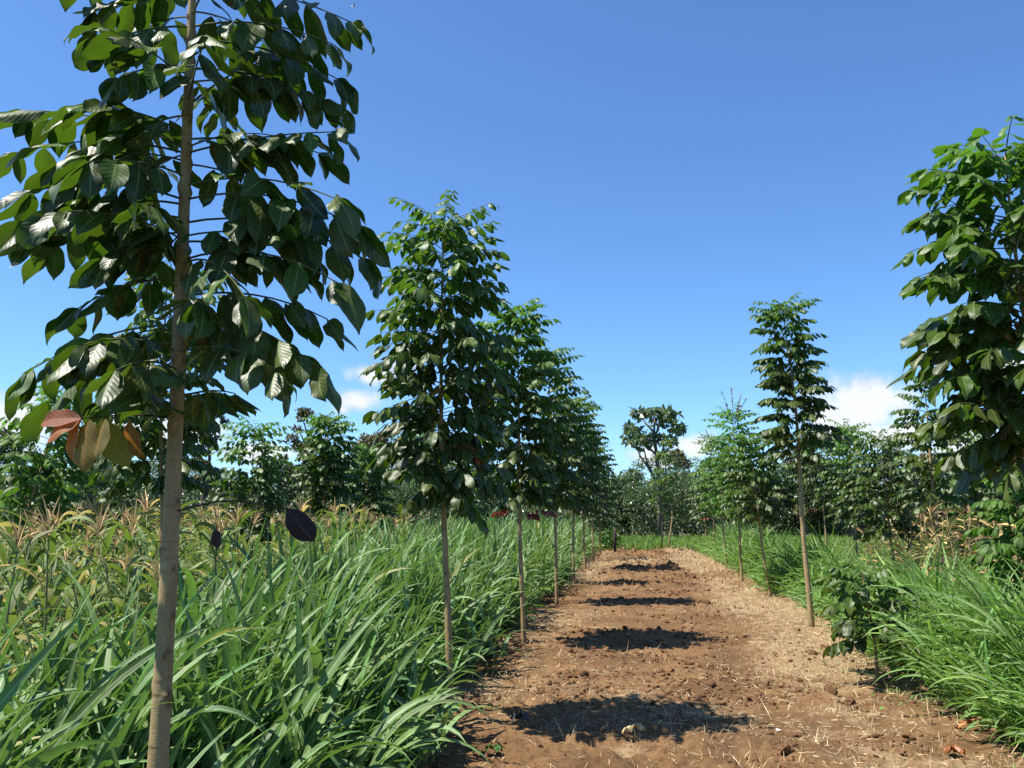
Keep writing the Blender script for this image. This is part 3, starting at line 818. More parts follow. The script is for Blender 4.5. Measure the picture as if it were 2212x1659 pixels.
leaf_tree('young_tree', 'pale trunked tree far right of the path, left of the light green crown', 47, (1785, 1190), (1772, 1040), 24.0, 3.6, 1.9, 56, 0.72, 0.15, 6, 'far', 0.036, group=FG, young=0.2, red=[(1750, 1100, 0), (1800, 1110, -.1)])
leaf_tree('young_tree', 'tree with a light yellow green top in the field right of the path', 48, (1851, 1200), (1842, 1080), 20.0, 3.6, 1.45, 60, 0.66, 0.135, 6, 'far', 0.030, group=FG, young=1.0, base_age=0.05, red=[(1835, 1135, 0), (1870, 1135, -.1)])
leaf_tree('young_tree', 'wide glossy tree right of the light green crowned tree', 49, (1930, 1200), (1912, 1040), 17.0, 3.05, 1.2, 62, 0.76, 0.15, 6, 'low', 0.036, group=FG, young=0.25, red=[(1945, 1130, 0)], redmat='leaf_dead')
leaf_tree('young_tree', 'tall slender tree in the right field with open tiered crown and leaning trunk', 50, (2034, 1225), (2002, 900), 14.0, 3.75, 1.75, 60, 0.56, 0.14, 6, 'low', 0.046, group=FG, young=0.35, gap=lambda t: 0.25)
leaf_tree('young_tree', 'slim dark tree behind the tall slender tree, near the dry maize', 51, (2094, 1195), (2080, 1050), 18.0, 3.15, 1.6, 50, 0.66, 0.15, 6, 'low', 0.034, group=FG, young=0.3)
leaf_tree('young_tree', 'low bushy tree with bright shiny leaves at the right edge', 52, (2222, 1250), (2215, 1100), 9.0, 2.0, 0.7, 46, 0.46, 0.14, 6, 'mid', 0.022, mat='leaf_bright', group=FG, young=0.15)
leaf_tree('young_tree', 'leaning leafy tree at the left edge, behind the maize tassels', 53, (45, 1140), (112, 935), 8.0, 2.85, 1.5, 44, 0.5, 0.13, 5, 'low', 0.026, mat='leaf_bright', group=FG, young=0.3)
leaf_tree('young_tree', 'bushy green tree beyond the maize, between the left edge and the nearest trunk', 54, (205, 1120), (205, 1000), 13.0, 2.7, 0.9, 46, 0.8, 0.14, 6, 'low', 0.024, mat='leaf', group=FG, young=0.3)

# ------------------------------------------------------------------ tall grass
def blades(mb, rng, base, az, length, width, th0, dth, nseg=8, roll=0.35, age=None, pw=1.5, across=2):
    n = len(base)
    s = np.linspace(0, 1, nseg + 1)[None]
    th = th0[:, None] + dth[:, None] * s ** pw
    ds = (length / nseg)[:, None]
    thm = (th[:, 1:] + th[:, :-1]) / 2
    x = np.concatenate([np.zeros((n, 1)), np.cumsum(np.sin(thm) * ds, 1)], 1)
    z = np.concatenate([np.zeros((n, 1)), np.cumsum(np.cos(thm) * ds, 1)], 1)
    azs = az[:, None] + rng.normal(0, 0.25, n)[:, None] * s
    hx, hy = np.cos(azs), np.sin(azs)
    C = np.stack([base[:, 0:1] + hx * x, base[:, 1:2] + hy * x, base[:, 2:3] + z], -1)
    tn = np.stack([hx * np.sin(th), hy * np.sin(th), np.cos(th)], -1)
    sd = np.stack([-hy, hx, np.zeros_like(hx)], -1)
    nn = np.cross(tn, sd)
    rl = rng.normal(0, roll, n)[:, None] + rng.normal(0, roll * 1.6, n)[:, None] * s
    sd2 = sd * np.cos(rl)[..., None] + nn * np.sin(rl)[..., None]
    nn2 = np.cross(tn, sd2)
    prof = np.interp(s[0], [0, .12, .35, .6, .85, 1], [.45, .8, 1, .85, .42, .03])
    w = width[:, None] * prof[None] * 0.5
    if across == 2:
        us = (-1, 0, 1)
    else:
        us = (-1, 1)
    V = np.stack([C + sd2 * (w * u)[..., None] + nn2 * (w * 0.35 * abs(u))[..., None] for u in us], 2)
    k = len(us)
    A = np.zeros((n, nseg + 1, k, 3), np.float32)
    A[..., 0] = (np.array(us) + 1) / 2
    A[..., 1] = s[..., None]
    A[..., 2] = rng.rand(n)[:, None, None]
    ag = np.zeros(n) if age is None else age
    G = np.broadcast_to(ag[:, None, None], (n, nseg + 1, k))
    i = np.arange(nseg)[:, None] * k; j = np.arange(k - 1)[None]
    F = np.stack([i + j, i + j + 1, i + k + j + 1, i + k + j], -1).reshape(-1, 4)
    FF = (F[None] + (np.arange(n) * (nseg + 1) * k)[:, None, None]).reshape(-1, 4)
    mb.add(V.reshape(-1, 3), FF, A.reshape(-1, 3), G.ravel())


def grass_zone(mb, rng, pts, height, nleaf, bias_az, az_sd, lw, nseg, edge=None, across=2, lmul=1.0, arch=0.0):
    """pts (n,2): one culm each; leaves leave the culm alternately and arch"""
    n = len(pts)
    rep = np.repeat(np.arange(n), nleaf)
    m = len(rep)
    hv = height * (0.78 + 0.44 * rng.rand(n)) * (1 + 0.25 * fbm(pts[:, 0] * 0.9, pts[:, 1] * 0.9, 31))
    lean_az = bias_az + rng.normal(0, 0.9, n)
    lean = np.abs(rng.normal(0.16, 0.12, n))
    if edge is not None:
        lean = lean + edge * 0.55
        hv = hv * (1 - 0.38 * edge)
    t = np.tile(np.linspace(0.05, 1, nleaf), n) + rng.uniform(-.06, .06, m)
    ch = hv[rep] * 0.62
    zz = np.clip(t, 0.02, 1.02) * ch
    off = np.sin(lean[rep]) * zz
    base = np.stack([pts[rep, 0] + np.cos(lean_az[rep]) * off, pts[rep, 1] + np.sin(lean_az[rep]) * off, zz * np.cos(lean[rep])], -1)
    az = bias_az + rng.normal(0, az_sd, m)
    flip = rng.rand(m) < 0.22
    az = np.where(flip, az + math.pi, az)
    L = hv[rep] * rng.uniform(0.50, 1.0, m) * (0.75 + 0.25 * t) * lmul
    W = lw * rng.uniform(0.65, 1.25, m)
    th0 = rng.uniform(0.08, 0.42, m) + lean[rep] * 0.6 * np.cos(az - lean_az[rep])
    th0 = np.clip(th0, 0.02, 1.2)
    dth = np.abs(rng.normal(0.95, 0.65, m)) + (1 - t) * 0.5
    straight = rng.rand(m) < 0.26
    dth = np.where(straight, dth * 0.3, dth)
    if edge is not None:
        dth = dth + edge[rep] * rng.uniform(0.2, 0.9, m)
    dth = np.minimum(dth + arch * rng.rand(m), 2.5 - th0)
    age = np.where(rng.rand(m) < 0.02, rng.uniform(.4, 1, m), np.clip(rng.normal(0.03, .04, m), 0, .12))
    blades(mb, rng, base, az, L, W, th0, dth, nseg, 0.30, age, across=across)
    # culms
    blades(mb, rng, np.stack([pts[:, 0], pts[:, 1], np.full(n, -0.02)], -1), lean_az, hv * 0.65, np.full(n, lw * 0.42), lean, np.full(n, 0.05), 3, 0.8, np.full(n, 0.10), across=1)


def scatter(rng, n, x0, x1, y0, y1, keep):
    P = np.stack([rng.uniform(x0, x1, n), rng.uniform(y0, y1, n)], -1)
    return P[keep(P[:, 0], P[:, 1])]


def L_edge(Y):
    return -1.40 - 0.24 * np.clip((Y - 4) / 2.5, 0, 1) + 0.10 * np.sin(Y * 1.7) + 0.06 * np.sin(Y * 4.1)


def L_back(Y):
    return -2.7 - 0.16 * (Y - 3) - 0.22 * np.sin(Y * 0.9)


def R_edge(Y):
    return 2.82 - 0.36 * np.clip((11.5 - Y) / 2.5, 0, 1) + 0.10 * np.sin(Y * 1.3 + 1) + 0.07 * np.sin(Y * 3.7)


rng = np.random.RandomState(101)
g = MB()
keepL = lambda x, y: (x < L_edge(y)) & (x > L_back(y)) & (np.hypot(x + 1.25, y - 2.35) > 0.12) & (x > -0.86 * y - 0.8)
for (y0, y1, dens, seg, nl, lw) in [(1.5, 3.2, 88, 11, 8, .046), (3.2, 6, 76, 10, 8, .046), (6, 11, 62, 8, 7, .046), (11, 20, 46, 6, 6, .047), (20, 36, 34, 4, 5, .05)]:
    P = scatter(rng, int(dens * 7.5 * (y1 - y0)), -9, -1.2, y0, y1, keepL)
    ed = np.clip(1 - (L_edge(P[:, 1]) - P[:, 0]) / 0.45, 0, 1)
    grass_zone(g, rng, P, 0.95, nl, 0.15, 1.0, lw, seg, ed)
tag(g.build('tall_grass', M['grass']), 'band of tall broad bladed grass left of the path', 'grass', kind='stuff')

g = MB()
keepR = lambda x, y: (x > R_edge(y)) & (x < R_edge(y) + 1.2 + 0.25 * np.sin(y * 1.1))
for (y0, y1, dens, seg, nl, lw, hgt) in [(3.6, 7, 90, 10, 9, .029, .66), (7, 11.5, 76, 8, 8, .029, .70), (11.5, 15, 60, 6, 7, .031, .56), (15, 20, 52, 6, 7, .034, .72), (20, 33, 36, 4, 5, .04, .78)]:
    P = scatter(rng, int(dens * 3 * (y1 - y0)), 2.5, 5.5, y0, y1, keepR)
    P = P[(np.hypot(P[:, 0] - 2.75, P[:, 1] - 8.3) > 0.35)]
    ed = np.clip(1 - (P[:, 0] - R_edge(P[:, 1])) / 0.5, 0, 1)
    grass_zone(g, rng, P, hgt, nl, math.pi - 0.25, 0.7, lw, seg, ed, lmul=1.35, arch=0.6)
tag(g.build('long_grass', M['long_grass']), 'bank of narrow bladed long grass arching over the right of the path', 'grass', kind='stuff')

# meadow beyond the path
g = MB()
P = scatter(rng, 42000, -14, 26, 32.5, 45, lambda x, y: (y > 33.6 + 0.5 * np.sin(x * 1.3) + 0.3 * np.sin(x * 3.1)))
n = len(P)
blades(g, rng, np.stack([P[:, 0], P[:, 1], np.zeros(n)], -1), rng.uniform(0, 6.28, n), rng.uniform(.3, .75, n) * (1 + .5 * fbm(P[:, 0] * .5, P[:, 1] * .5, 40)), rng.uniform(.02, .05, n), rng.uniform(0, .5, n), rng.uniform(.2, 1.4, n), 3, 0.5,
       np.clip(rng.normal(.05, .1, n) + np.clip((34.6 - P[:, 1]) / 1.2, 0, 1) * .5, 0, 1), across=1)
tag(g.build('meadow_grass', M['meadow']), 'bright green meadow grass across the end of the path', 'grass', kind='stuff')

# weeds under the maize and in the right field
def weeds(mb, rng, P, h, ls):
    n = len(P)
    k = 9
    rep = np.repeat(np.arange(n), k)
    m = len(rep)
    hh = h * rng.uniform(.4, 1.1, n) * (1 + .6 * fbm(P[:, 0] * .6, P[:, 1] * .6, 50))
    pos = np.stack([P[rep, 0] + rng.normal(0, .10, m), P[rep, 1] + rng.normal(0, .10, m), np.abs(hh[rep] * rng.rand(m) ** .7)], -1)
    az = rng.uniform(0, 6.28, m); e = rng.uniform(-.7, .9, m)
    L = np.stack([np.cos(az) * np.cos(e), np.sin(az) * np.cos(e), np.sin(e)], -1)
    Nn = nrm(UP[None] + rng.normal(0, .5, (m, 3))); Nn = nrm(Nn - L * (Nn * L).sum(1, keepdims=True))
    S = (ls * rng.uniform(.6, 1.4, m))[:, None, None]
    Rm = np.stack([L, np.cross(Nn, L), Nn], 1) * S
    q = rng.randint(0, 5, m)
    rnd = rng.rand(m); age = np.where(rng.rand(m) < .13, rng.uniform(.3, 1, m), 0)
    for t in range(5):
        w = q == t
        mb.inst(T_WEED[t], Rm[w], pos[w], rnd[w], age[w])


T_WEED = tset(3, 2, aspect=0.38, shape='plain')
g = MB()
P = scatter(rng, 9000, -24, -2, 3, 30, lambda x, y: (x < L_back(y) + .1) & (x > -0.9 * y - 1) & (x > -19))
weeds(g, rng, P, .95, .17)
n = 7000
P = scatter(rng, n, -22, -2, 3, 32, lambda x, y: (x < L_back(y) + .1) & (x > -0.9 * y - 1)); n = len(P)
blades(g, rng, np.stack([P[:, 0], P[:, 1], np.zeros(n)], -1), rng.uniform(0, 6.28, n), rng.uniform(.5, 1.15, n), rng.uniform(.012, .03, n), rng.uniform(0, .4, n), rng.uniform(.2, 1.5, n), 4, .5, np.where(rng.rand(n) < .3, rng.uniform(.3, 1, n), 0), across=1)
tag(g.build('undergrowth', M['weed']), 'green and yellowing weeds under the maize left of the path', 'weeds', kind='stuff')
g = MB()
P = scatter(rng, 8000, 3.5, 24, 5, 34, lambda x, y: (x > R_edge(y) + 0.9) & (x < 0.85 * y + 3))
weeds(g, rng, P, .62, .13)
P = scatter(rng, 22000, 4, 26, 5, 36, lambda x, y: (x > R_edge(y) + 1.1) & (x < 0.85 * y + 3)); n = len(P)
blades(g, rng, np.stack([P[:, 0], P[:, 1], np.zeros(n)], -1), rng.uniform(0, 6.28, n), rng.uniform(.35, .9, n), rng.uniform(.012, .03, n), rng.uniform(0, .4, n), rng.uniform(.2, 1.5, n), 4, .5, np.where(rng.rand(n) < .4, rng.uniform(.2, .9, n), rng.uniform(0, .15, n)), across=1)
tag(g.build('field_weeds', M['weed']), 'low grassy weeds in the field right of the path', 'weeds', kind='stuff')

# ------------------------------------------------------------------ maize
def maize(label, cat, group, dry, seed, h):
    rng = np.random.RandomState(seed)
    o = empty('dry_maize_plant' if dry else 'maize_plant', (0, 0, 0), label, cat, group)
    s = MB(); lean = rng.normal(0, .05, 2)
    pts = np.array([[lean[0] * t * t * h, lean[1] * t * t * h, t * h * .86] for t in np.linspace(0, 1, 8)])
    s.tube(pts, np.linspace(.013, .006, 8), 6, rng.rand(), 0.6 if dry else 0.0)
    s.build('stem', M['cornstalk'], o)
    b = MB(); n = 12
    zz = np.linspace(.12, .86, n) * h + rng.uniform(-.03, .03, n)
    base = np.stack([np.interp(zz, pts[:, 2], pts[:, 0]), np.interp(zz, pts[:, 2], pts[:, 1]), zz], -1)
    a0 = rng.uniform(0, 6.28)
    az = a0 + np.arange(n) * math.pi + rng.normal(0, .5, n)
    if dry:
        blades(b, rng, base, az, rng.uniform(.3, .6, n), rng.uniform(.03, .06, n), rng.uniform(.4, 1.2, n), rng.uniform(1.0, 2.2, n), 8, .9, np.where(rng.rand(n) < .25, rng.uniform(.4, 1, n), 0))
    else:
        age = np.where(rng.rand(n) < .10, rng.uniform(.5, 1, n), np.clip(rng.normal(.06, .07, n), 0, .25))
        age[:2] = rng.uniform(.5, 1, 2)
        blades(b, rng, base, az, rng.uniform(.38, .66, n) * np.interp(zz / h, [.1, .5, .86], [1, 1.1, .7]), rng.uniform(.042, .068, n), rng.uniform(.25, .6, n), rng.uniform(.9, 2.1, n), 9, .35, age)
    b.build('leaves', M['maize_dry' if dry else 'maize_leaf'], o)
    t = MB(); n = 11
    tip = pts[-1]
    base = np.stack([np.full(n, tip[0]), np.full(n, tip[1]), tip[2] + np.linspace(0, .07, n)], -1)
    az = rng.uniform(0, 6.28, n)
    blades(t, rng, base, az, rng.uniform(.18, .30, n), rng.uniform(.010, .016, n), np.append(rng.uniform(.15, .65, n - 1), 0.02), np.append(rng.uniform(.4, 1.7, n - 1), .05), 6, .5, np.where(rng.rand(n) < .3, .5, 0), across=2)
    t.build('tassel', M['tassel'], o)
    return o


def copy_thing(o, loc, rz, s):
    c = o.copy(); sc.collection.objects.link(c)
    c.location = loc; c.rotation_euler = (random.gauss(0, .05), random.gauss(0, .05), rz); c.scale = (s, s, s)
    for ch in o.children:
        k = ch.copy(); sc.collection.objects.link(k); k.parent = c
    return c


random.seed(5)
protos = [maize('green maize plant with tan tassel in the patch behind the tall grass at left', 'maize', 'maize plants in the patch left of the path', False, 200 + k, 1.95) for k in range(7)]
spots = []
rg = np.random.RandomState(61)
yy = 3.6
while yy < 26:
    x1 = float(L_back(np.array(yy))) - 0.15
    x0 = max(-0.80 * yy - 0.6, x1 - 6.5 if yy < 14 else x1 - 5)
    xx = x1
    step = .40 if yy < 9 else .5 if yy < 14 else .6
    while xx > x0:
        if rg.rand() < .88:
            spots.append((xx + rg.normal(0, .08), yy + rg.normal(0, .12)))
        xx -= step * rg.uniform(.8, 1.25)
    yy += .66 if yy < 9 else .85
spots = [q for q in spots if not (abs(q[0] + 3.62) < .25 and abs(q[1] - 6.6) < .3)][:290]
for k, (x, y) in enumerate(spots):
    s = rg.uniform(.74, .95) * (1.0 if y > 7 else .92)
    if k < len(protos):
        p = protos[k]; p.location = (x, y, 0); p.rotation_euler = (0, 0, rg.uniform(0, 6.28)); p.scale = (s, s, s)
    else:
        copy_thing(protos[k % len(protos)], (x, y, 0), rg.uniform(0, 6.28), s)
protos = [maize('withered tan maize plant with shrivelled leaves among weeds right of the path', 'maize', 'withered maize plants in the right field', True, 300 + k, 1.6) for k in range(5)]
k = 0
rg = np.random.RandomState(62)
for row in range(15):
    Y = 7.5 + row * 1.0
    for q in range(6):
        x = 4.1 + q * .58 + rg.normal(0, .12) + (Y - 8) * .12; y = Y + rg.normal(0, .2)
        if x > 0.62 * y + 1.0:
            continue
        s = rg.uniform(.72, 1.15)
        if k < 5:
            p = protos[k]; p.location = (x, y, 0); p.scale = (s, s, s)
        elif rg.rand() < .9:
            copy_thing(protos[k % 5], (x, y, 0), rg.uniform(0, 6.28), s)
        k += 1

# ------------------------------------------------------------------ the wood behind
def cloud_leaves(mb, rng, lobes, n, size, flat=0.0, bright=0.0):
    """leaves on the shells of many lobes (cx,cy,cz,rx,ry,rz), facing outwards and up"""
    lobes = np.array(lobes, float)
    w = lobes[:, 3] * lobes[:, 5]; w /= w.sum()
    q = rng.choice(len(lobes), n, p=w)
    d = nrm(rng.normal(0, 1, (n, 3)))
    d[:, 2] = np.where((d[:, 2] < -.3) & (rng.rand(n) < .6), -d[:, 2], d[:, 2])
    rr = rng.uniform(.45, 1.08, n) ** .6
    P = lobes[q, :3] + d * lobes[q, 3:6] * rr[:, None]
    L = nrm(d * .5 + rng.normal(0, .6, (n, 3)) - UP * .25)
    Nn = nrm(d * .8 + UP * .5 + rng.normal(0, .55, (n, 3))); Nn = nrm(Nn - L * (Nn * L).sum(1, keepdims=True))
    Rm = np.stack([L, np.cross(Nn, L), Nn], 1) * (size * rng.uniform(.6, 1.4, n))[:, None, None]
    mb.inst(KITE, Rm, P, rng.rand(n), np.where(rng.rand(n) < .12, rng.uniform(.2, .9, n), bright))


def wood_tree(name, label, seed, px, ytop, Y, wpx, mat, kind='round', n=4200, size=.16, zlow=1.2, group='trees of the wood behind the fields', bark='bark_dark'):
    rng = np.random.RandomState(seed)
    top = at(px, ytop, Y); base = np.array([top[0], Y, 0.0]); H = top[2]; rad = wpx / 2 / 1780 * Y
    o = empty(name, base, label, 'tree', group)
    tb = MB(); P = trunk_pts(np.zeros(3) - UP * .05, np.array([rng.normal(0, .15), 0, H * .82]), rng, 14, wob=.08)
    trunk_mesh(tb, P, .05 + H * .018, .03, 8, rng)
    lobes = []
    nl = 30 if kind != 'open' else 34
    for k in range(nl):
        t = rng.rand()
        a = rng.uniform(0, 6.28)
        z = zlow + (H - zlow) * t
        if kind == 'round':
            r = rad * math.sqrt(max(0.02, 1 - (2 * t - .85) ** 2 / 1.4)) * .82
        elif kind == 'dome':
            r = rad * np.interp(t, [0, .5, .8, 1], [.5, 1, .8, .25]) * .85
        elif kind == 'open':
            r = rad * np.interp(t, [0, .4, .8, 1], [.7, 1, .8, .35])
        else:
            r = rad * np.interp(t, [0, .3, 1], [1, .8, .15]) * .8
        rr = r * math.sqrt(rng.rand())
        s = rad * rng.uniform(.22, .42) * (.55 if kind == 'open' else .85)
        c = (math.cos(a) * rr, math.sin(a) * rr, min(z, H - s * .5))
        lobes.append((c[0], c[1], c[2], s, s, s * .75))
        if k % 2 == 0 or kind == 'open':
            zs = max(.5, c[2] - rr * .8 - .3); p0 = np.array([np.interp(zs, P[:, 2], P[:, 0]), 0, zs])
            tb.tube([p0, (p0 + np.array(c)) / 2 + UP * .15, np.array(c)], [.05, .035, .015], 5)
    tb.build('trunk', M[bark], o)
    cb = MB(); cloud_leaves(cb, rng, lobes, n, size)
    cb.build('crown', M[mat], o)
    return o


wood_tree('wood_tree', 'airy olive crowned tree rising above the wood, right of the short bright tree', 401, 668, 886, 40, 130, 'leaf_olive', 'open', 4200, .16, 3.0)
wood_tree('wood_tree', 'brownish rounded tree of the wood, under the lower of the two small clouds', 402, 818, 905, 40, 125, 'leaf_olive', 'dome', 4600, .19, 2.2)
wood_tree('wood_tree', 'open crowned tree of the wood just right of the nearest trunk', 403, 455, 850, 38, 90, 'leaf_olive', 'open', 3600, .16, 3.0)
wood_tree('wood_tree', 'dark round tree of the wood left of the nearest trunk', 404, 255, 925, 45, 150, 'leaf_dark', 'dome', 4600, .2, 2)
wood_tree('wood_tree', 'dark tree of the wood at the left edge', 405, 10, 930, 40, 130, 'leaf_dark', 'round', 4200, .19, 1.5)
wood_tree('wood_tree', 'pale green bush topped tree between the left edge and the nearest trunk', 406, 215, 955, 30, 120, 'leaf_shiny', 'round', 4600, .15, .8)
wood_tree('wood_tree', 'dark bushy tree right of the short bright tree in the maize', 407, 610, 995, 36, 130, 'leaf_dark', 'round', 4200, .17, .8)
wood_tree('wood_tree', 'low dark conical tree in front of the brownish wood tree', 408, 745, 1010, 30, 90, 'leaf_dark', 'cone', 3600, .15, .4)
wood_tree('wood_tree', 'leafy tree of the wood behind the crown of the second left row tree', 409, 900, 965, 42, 130, 'leaf_dark', 'round', 4200, .18, 1)
wood_tree('wood_tree', 'pale leafed tree of the wood behind the third tree of the left row', 410, 1045, 975, 42, 140, 'leaf_shiny', 'round', 4600, .17, 1)
wood_tree('wood_tree', 'olive round tree of the wood right behind the open umbrella like tree', 411, 1455, 978, 60, 105, 'leaf_olive', 'dome', 4600, .26, 1.5)
wood_tree('wood_tree', 'pale tree of the wood left of the open umbrella like tree', 412, 1355, 1016, 48, 90, 'leaf_shiny', 'round', 4200, .16, .6)
wood_tree('wood_tree', 'olive tree of the wood behind the trunk of the tall thin tree', 413, 1735, 950, 46, 110, 'leaf_olive', 'dome', 4200, .2, 1.5)
wood_tree('wood_tree', 'tallest round topped tree of the wood in the right half', 414, 1832, 930, 44, 110, 'leaf_dark', 'dome', 4800, .19, 1.5)
wood_tree('wood_tree', 'yellow olive tree of the wood left of the tall slender tree', 415, 1925, 962, 42, 110, 'leaf_olive', 'round', 4400, .18, 1.2)
wood_tree('wood_tree', 'olive tree of the wood right of the tall slender tree', 416, 2015, 985, 46, 130, 'leaf_olive', 'round', 4400, .2, 1)
wood_tree('wood_tree', 'dark tree of the wood at the right edge, behind the low shiny tree', 417, 2150, 960, 34, 170, 'leaf_dark', 'round', 4600, .18, .8)
wood_tree('wood_tree', 'green shrubby tree under the right edge tree, beside the dry maize', 418, 2110, 1090, 24, 130, 'leaf_bright', 'round', 3000, .15, .3)
wood_tree('wood_tree', 'pale green tree of the wood between the right clump and the tall thin tree', 419, 1680, 1000, 48, 120, 'leaf_shiny', 'round', 4400, .18, .6)
wood_tree('wood_tree', 'dark leafy tree at the left edge behind the leaning pale tree', 420, 110, 985, 22, 150, 'leaf', 'round', 3600, .14, .5)

# the thicket that closes the view
rng = np.random.RandomState(77)
lobes = []
for k in range(900):
    x = rng.uniform(-50, 36); y = 46 + rng.uniform(-1.8, 4) + 2.2 * math.sin(x * .21)
    hmax = 3.5 + 1.1 * math.sin(x * .33) + .8 * math.sin(x * .9 + 1) + 1.1 * (x < -7) + .5 * (x > 8)
    t = rng.rand()
    s = rng.uniform(.45, 1.05)
    lobes.append((x, y + (0.8 * t if y < 47 else 0), .4 + (hmax - .4) * t, s, s, s * .8))
b = MB(); cloud_leaves(b, rng, lobes, 230000, .15)
tag(b.build('thicket', M['leaf_shiny']), 'dense pale green thicket closing the far side of the fields', 'thicket', kind='stuff')
b = MB()
lobes = [(rng.uniform(-58, 42), 53 + rng.uniform(-1, 4), rng.uniform(.3, 3.2), 1.4, 1.4, 1.1) for k in range(420)]
cloud_leaves(b, rng, lobes, 90000, .30)
lobes = [(x, 36 + rng.uniform(-2, 3) , rng.uniform(.3, 2.5), .9, .9, .8) for x in np.concatenate([rng.uniform(-36, -9, 150), rng.uniform(13, 32, 110)])]
cloud_leaves(b, rng, lobes, 52000, .15)
tag(b.build('undergrowth_wood', M['leaf_dark']), 'dark leafy undergrowth of the wood behind the fields', 'undergrowth', kind='stuff')


# open umbrella-like tree
def umbrella_tree():
    rng = np.random.RandomState(88)
    Y = 44.0
    base = at(1425, 1100, Y); base[2] = 0
    o = empty('umbrella_tree', base, 'umbrella like tree with bare forking branches against the sky beyond the path end', 'tree')
    tb = MB(); A = lambda x, y, dy=0: at(x, y, Y + dy)
    tb.tube([base, A(1424, 1100), A(1425, 1050), A(1418, 980), A(1413, 940), A(1414, 905)], [.14, .13, .11, .09, .07, .04], 8)
    for (pts) in [[(1421, 1045), (1400, 1010), (1383, 985), (1375, 965)], [(1414, 1030), (1398, 1000), (1391, 970)], [(1420, 985), (1400, 965), (1388, 950)], [(1414, 935), (1395, 915), (1385, 898)],
                  [(1417, 990), (1440, 975), (1455, 950), (1463, 935)], [(1416, 940), (1424, 920), (1430, 905)], [(1420, 1000), (1432, 970), (1440, 955)]]:
        dy = rng.uniform(-1, 1)
        tb.tube([A(x, y, dy * k / 3) for k, (x, y) in enumerate(pts)], np.linspace(.065, .03, len(pts)), 6)
    tb.build('trunk', M['bark_dark'], o, base)
    lobes = []
    for (x, y, r) in [(1384, 895, 14), (1376, 893, 10), (1412, 893, 16), (1430, 890, 14), (1450, 892, 13), (1456, 897, 11), (1420, 905, 14), (1440, 903, 12), (1362, 925, 13), (1370, 932, 11), (1360, 945, 10),
                      (1395, 945, 13), (1380, 952, 14), (1365, 955, 11), (1410, 950, 12), (1455, 922, 13), (1470, 927, 11), (1445, 955, 12), (1385, 965, 10), (1435, 948, 9), (1400, 957, 10), (1465, 935, 10), (1425, 918, 10)]:
        c = A(x, y, rng.uniform(-1.2, 1.2)); s = r / 1780 * Y * 1.05
        lobes.append((c[0], c[1], c[2], s, s, s * .5))
    cb = MB(); cloud_leaves(cb, rng, lobes, 900, .34)
    cb.build('crown', M['leaf_shiny'], o, base)


umbrella_tree()

# thin staked sapling, stake and post at the far end of the bare soil
def far_end():
    rng = np.random.RandomState(90)
    Y = 33.5
    base = at(1428, 1180, Y); base[2] = 0
    o = empty('sapling', base, 'thin pale leafed sapling standing at the far end of the bare soil', 'sapling')
    tb = MB(); P = np.array([base, at(1431, 1120, Y), at(1436, 1050, Y), at(1440, 955, Y)]); tb.tube(P, [.03, .025, .02, .01], 6)
    lobes = []
    for (x, y, r) in [(1438, 960, 12), (1430, 985, 14), (1448, 1000, 13), (1425, 1020, 14), (1440, 1040, 16), (1415, 1045, 12), (1430, 1070, 15), (1412, 1085, 10), (1445, 1075, 12), (1425, 1105, 9), (1455, 1030, 9)]:
        c = at(x, y, Y + rng.uniform(-.2, .2)); s = r / 1780 * Y
        lobes.append((c[0], c[1], c[2], s, s, s * .7)); q = np.array([np.interp(c[2] - .15, P[:, 2], P[:, 0]), Y, c[2] - .15]); tb.tube([q, c], [.012, .005], 4)
    tb.build('trunk', M['bark_dark'], o, base)
    cb = MB(); cloud_leaves(cb, rng, lobes, 1200, .12); cb.build('crown', M['weed'], o, base)
    b0 = at(1442, 1180, Y - .3); b0[2] = 0
    s = MB(); s.tube([b0, at(1448, 1150, Y - .25), at(1452, 1120, Y - .2), at(1452, 1096, Y - .2)], [.035, .03, .028, .022], 7)
    s.tube([at(1452, 1112, Y - .2), at(1452, 1104, Y - .2)], [.05, .05], 8)
    so = s.build('stake', M['bark'], None, b0); so.location = tuple(b0); tag(so, 'leaning tan wooden stake beside the thin sapling', 'stake')
    p0 = on_ground(1328, 1196); p0 = at(1328, 1180, 32.6); p0[2] = 0
    s = MB(); s.tube([p0 - UP * .05, at(1328, 1165, 32.6), at(1329, 1140, 32.6)], [.055, .05, .045], 8)
    so = s.build('post', M['post'], None, p0); so.location = tuple(p0); tag(so, 'short dark wooden post left of the path end', 'post')
    # shrub by the post
    q = at(1320, 1150, 33.4); q[2] = 0
    sh = empty('shrub', q, 'small bright green shrub behind the short dark post', 'shrub')
    tb = MB(); tb.tube([q, q + UP * .7], [.025, .012], 6)
    for a in range(5):
        tb.tube([q + UP * .3, q + UP * .8 + np.array([math.cos(a * 1.3) * .3, math.sin(a * 1.3) * .3, .1])], [.012, .006], 4)
    tb.build('stems', M['bark_dark'], sh, q)
    cb = MB(); cloud_leaves(cb, rng, [(q[0] + rng.uniform(-.4, .4), q[1] + rng.uniform(-.3, .3), rng.uniform(.4, 1.0), .25, .25, .2) for _ in range(9)], 500, .12)
    cb.build('foliage', M['leaf_bright'], sh, q)


far_end()

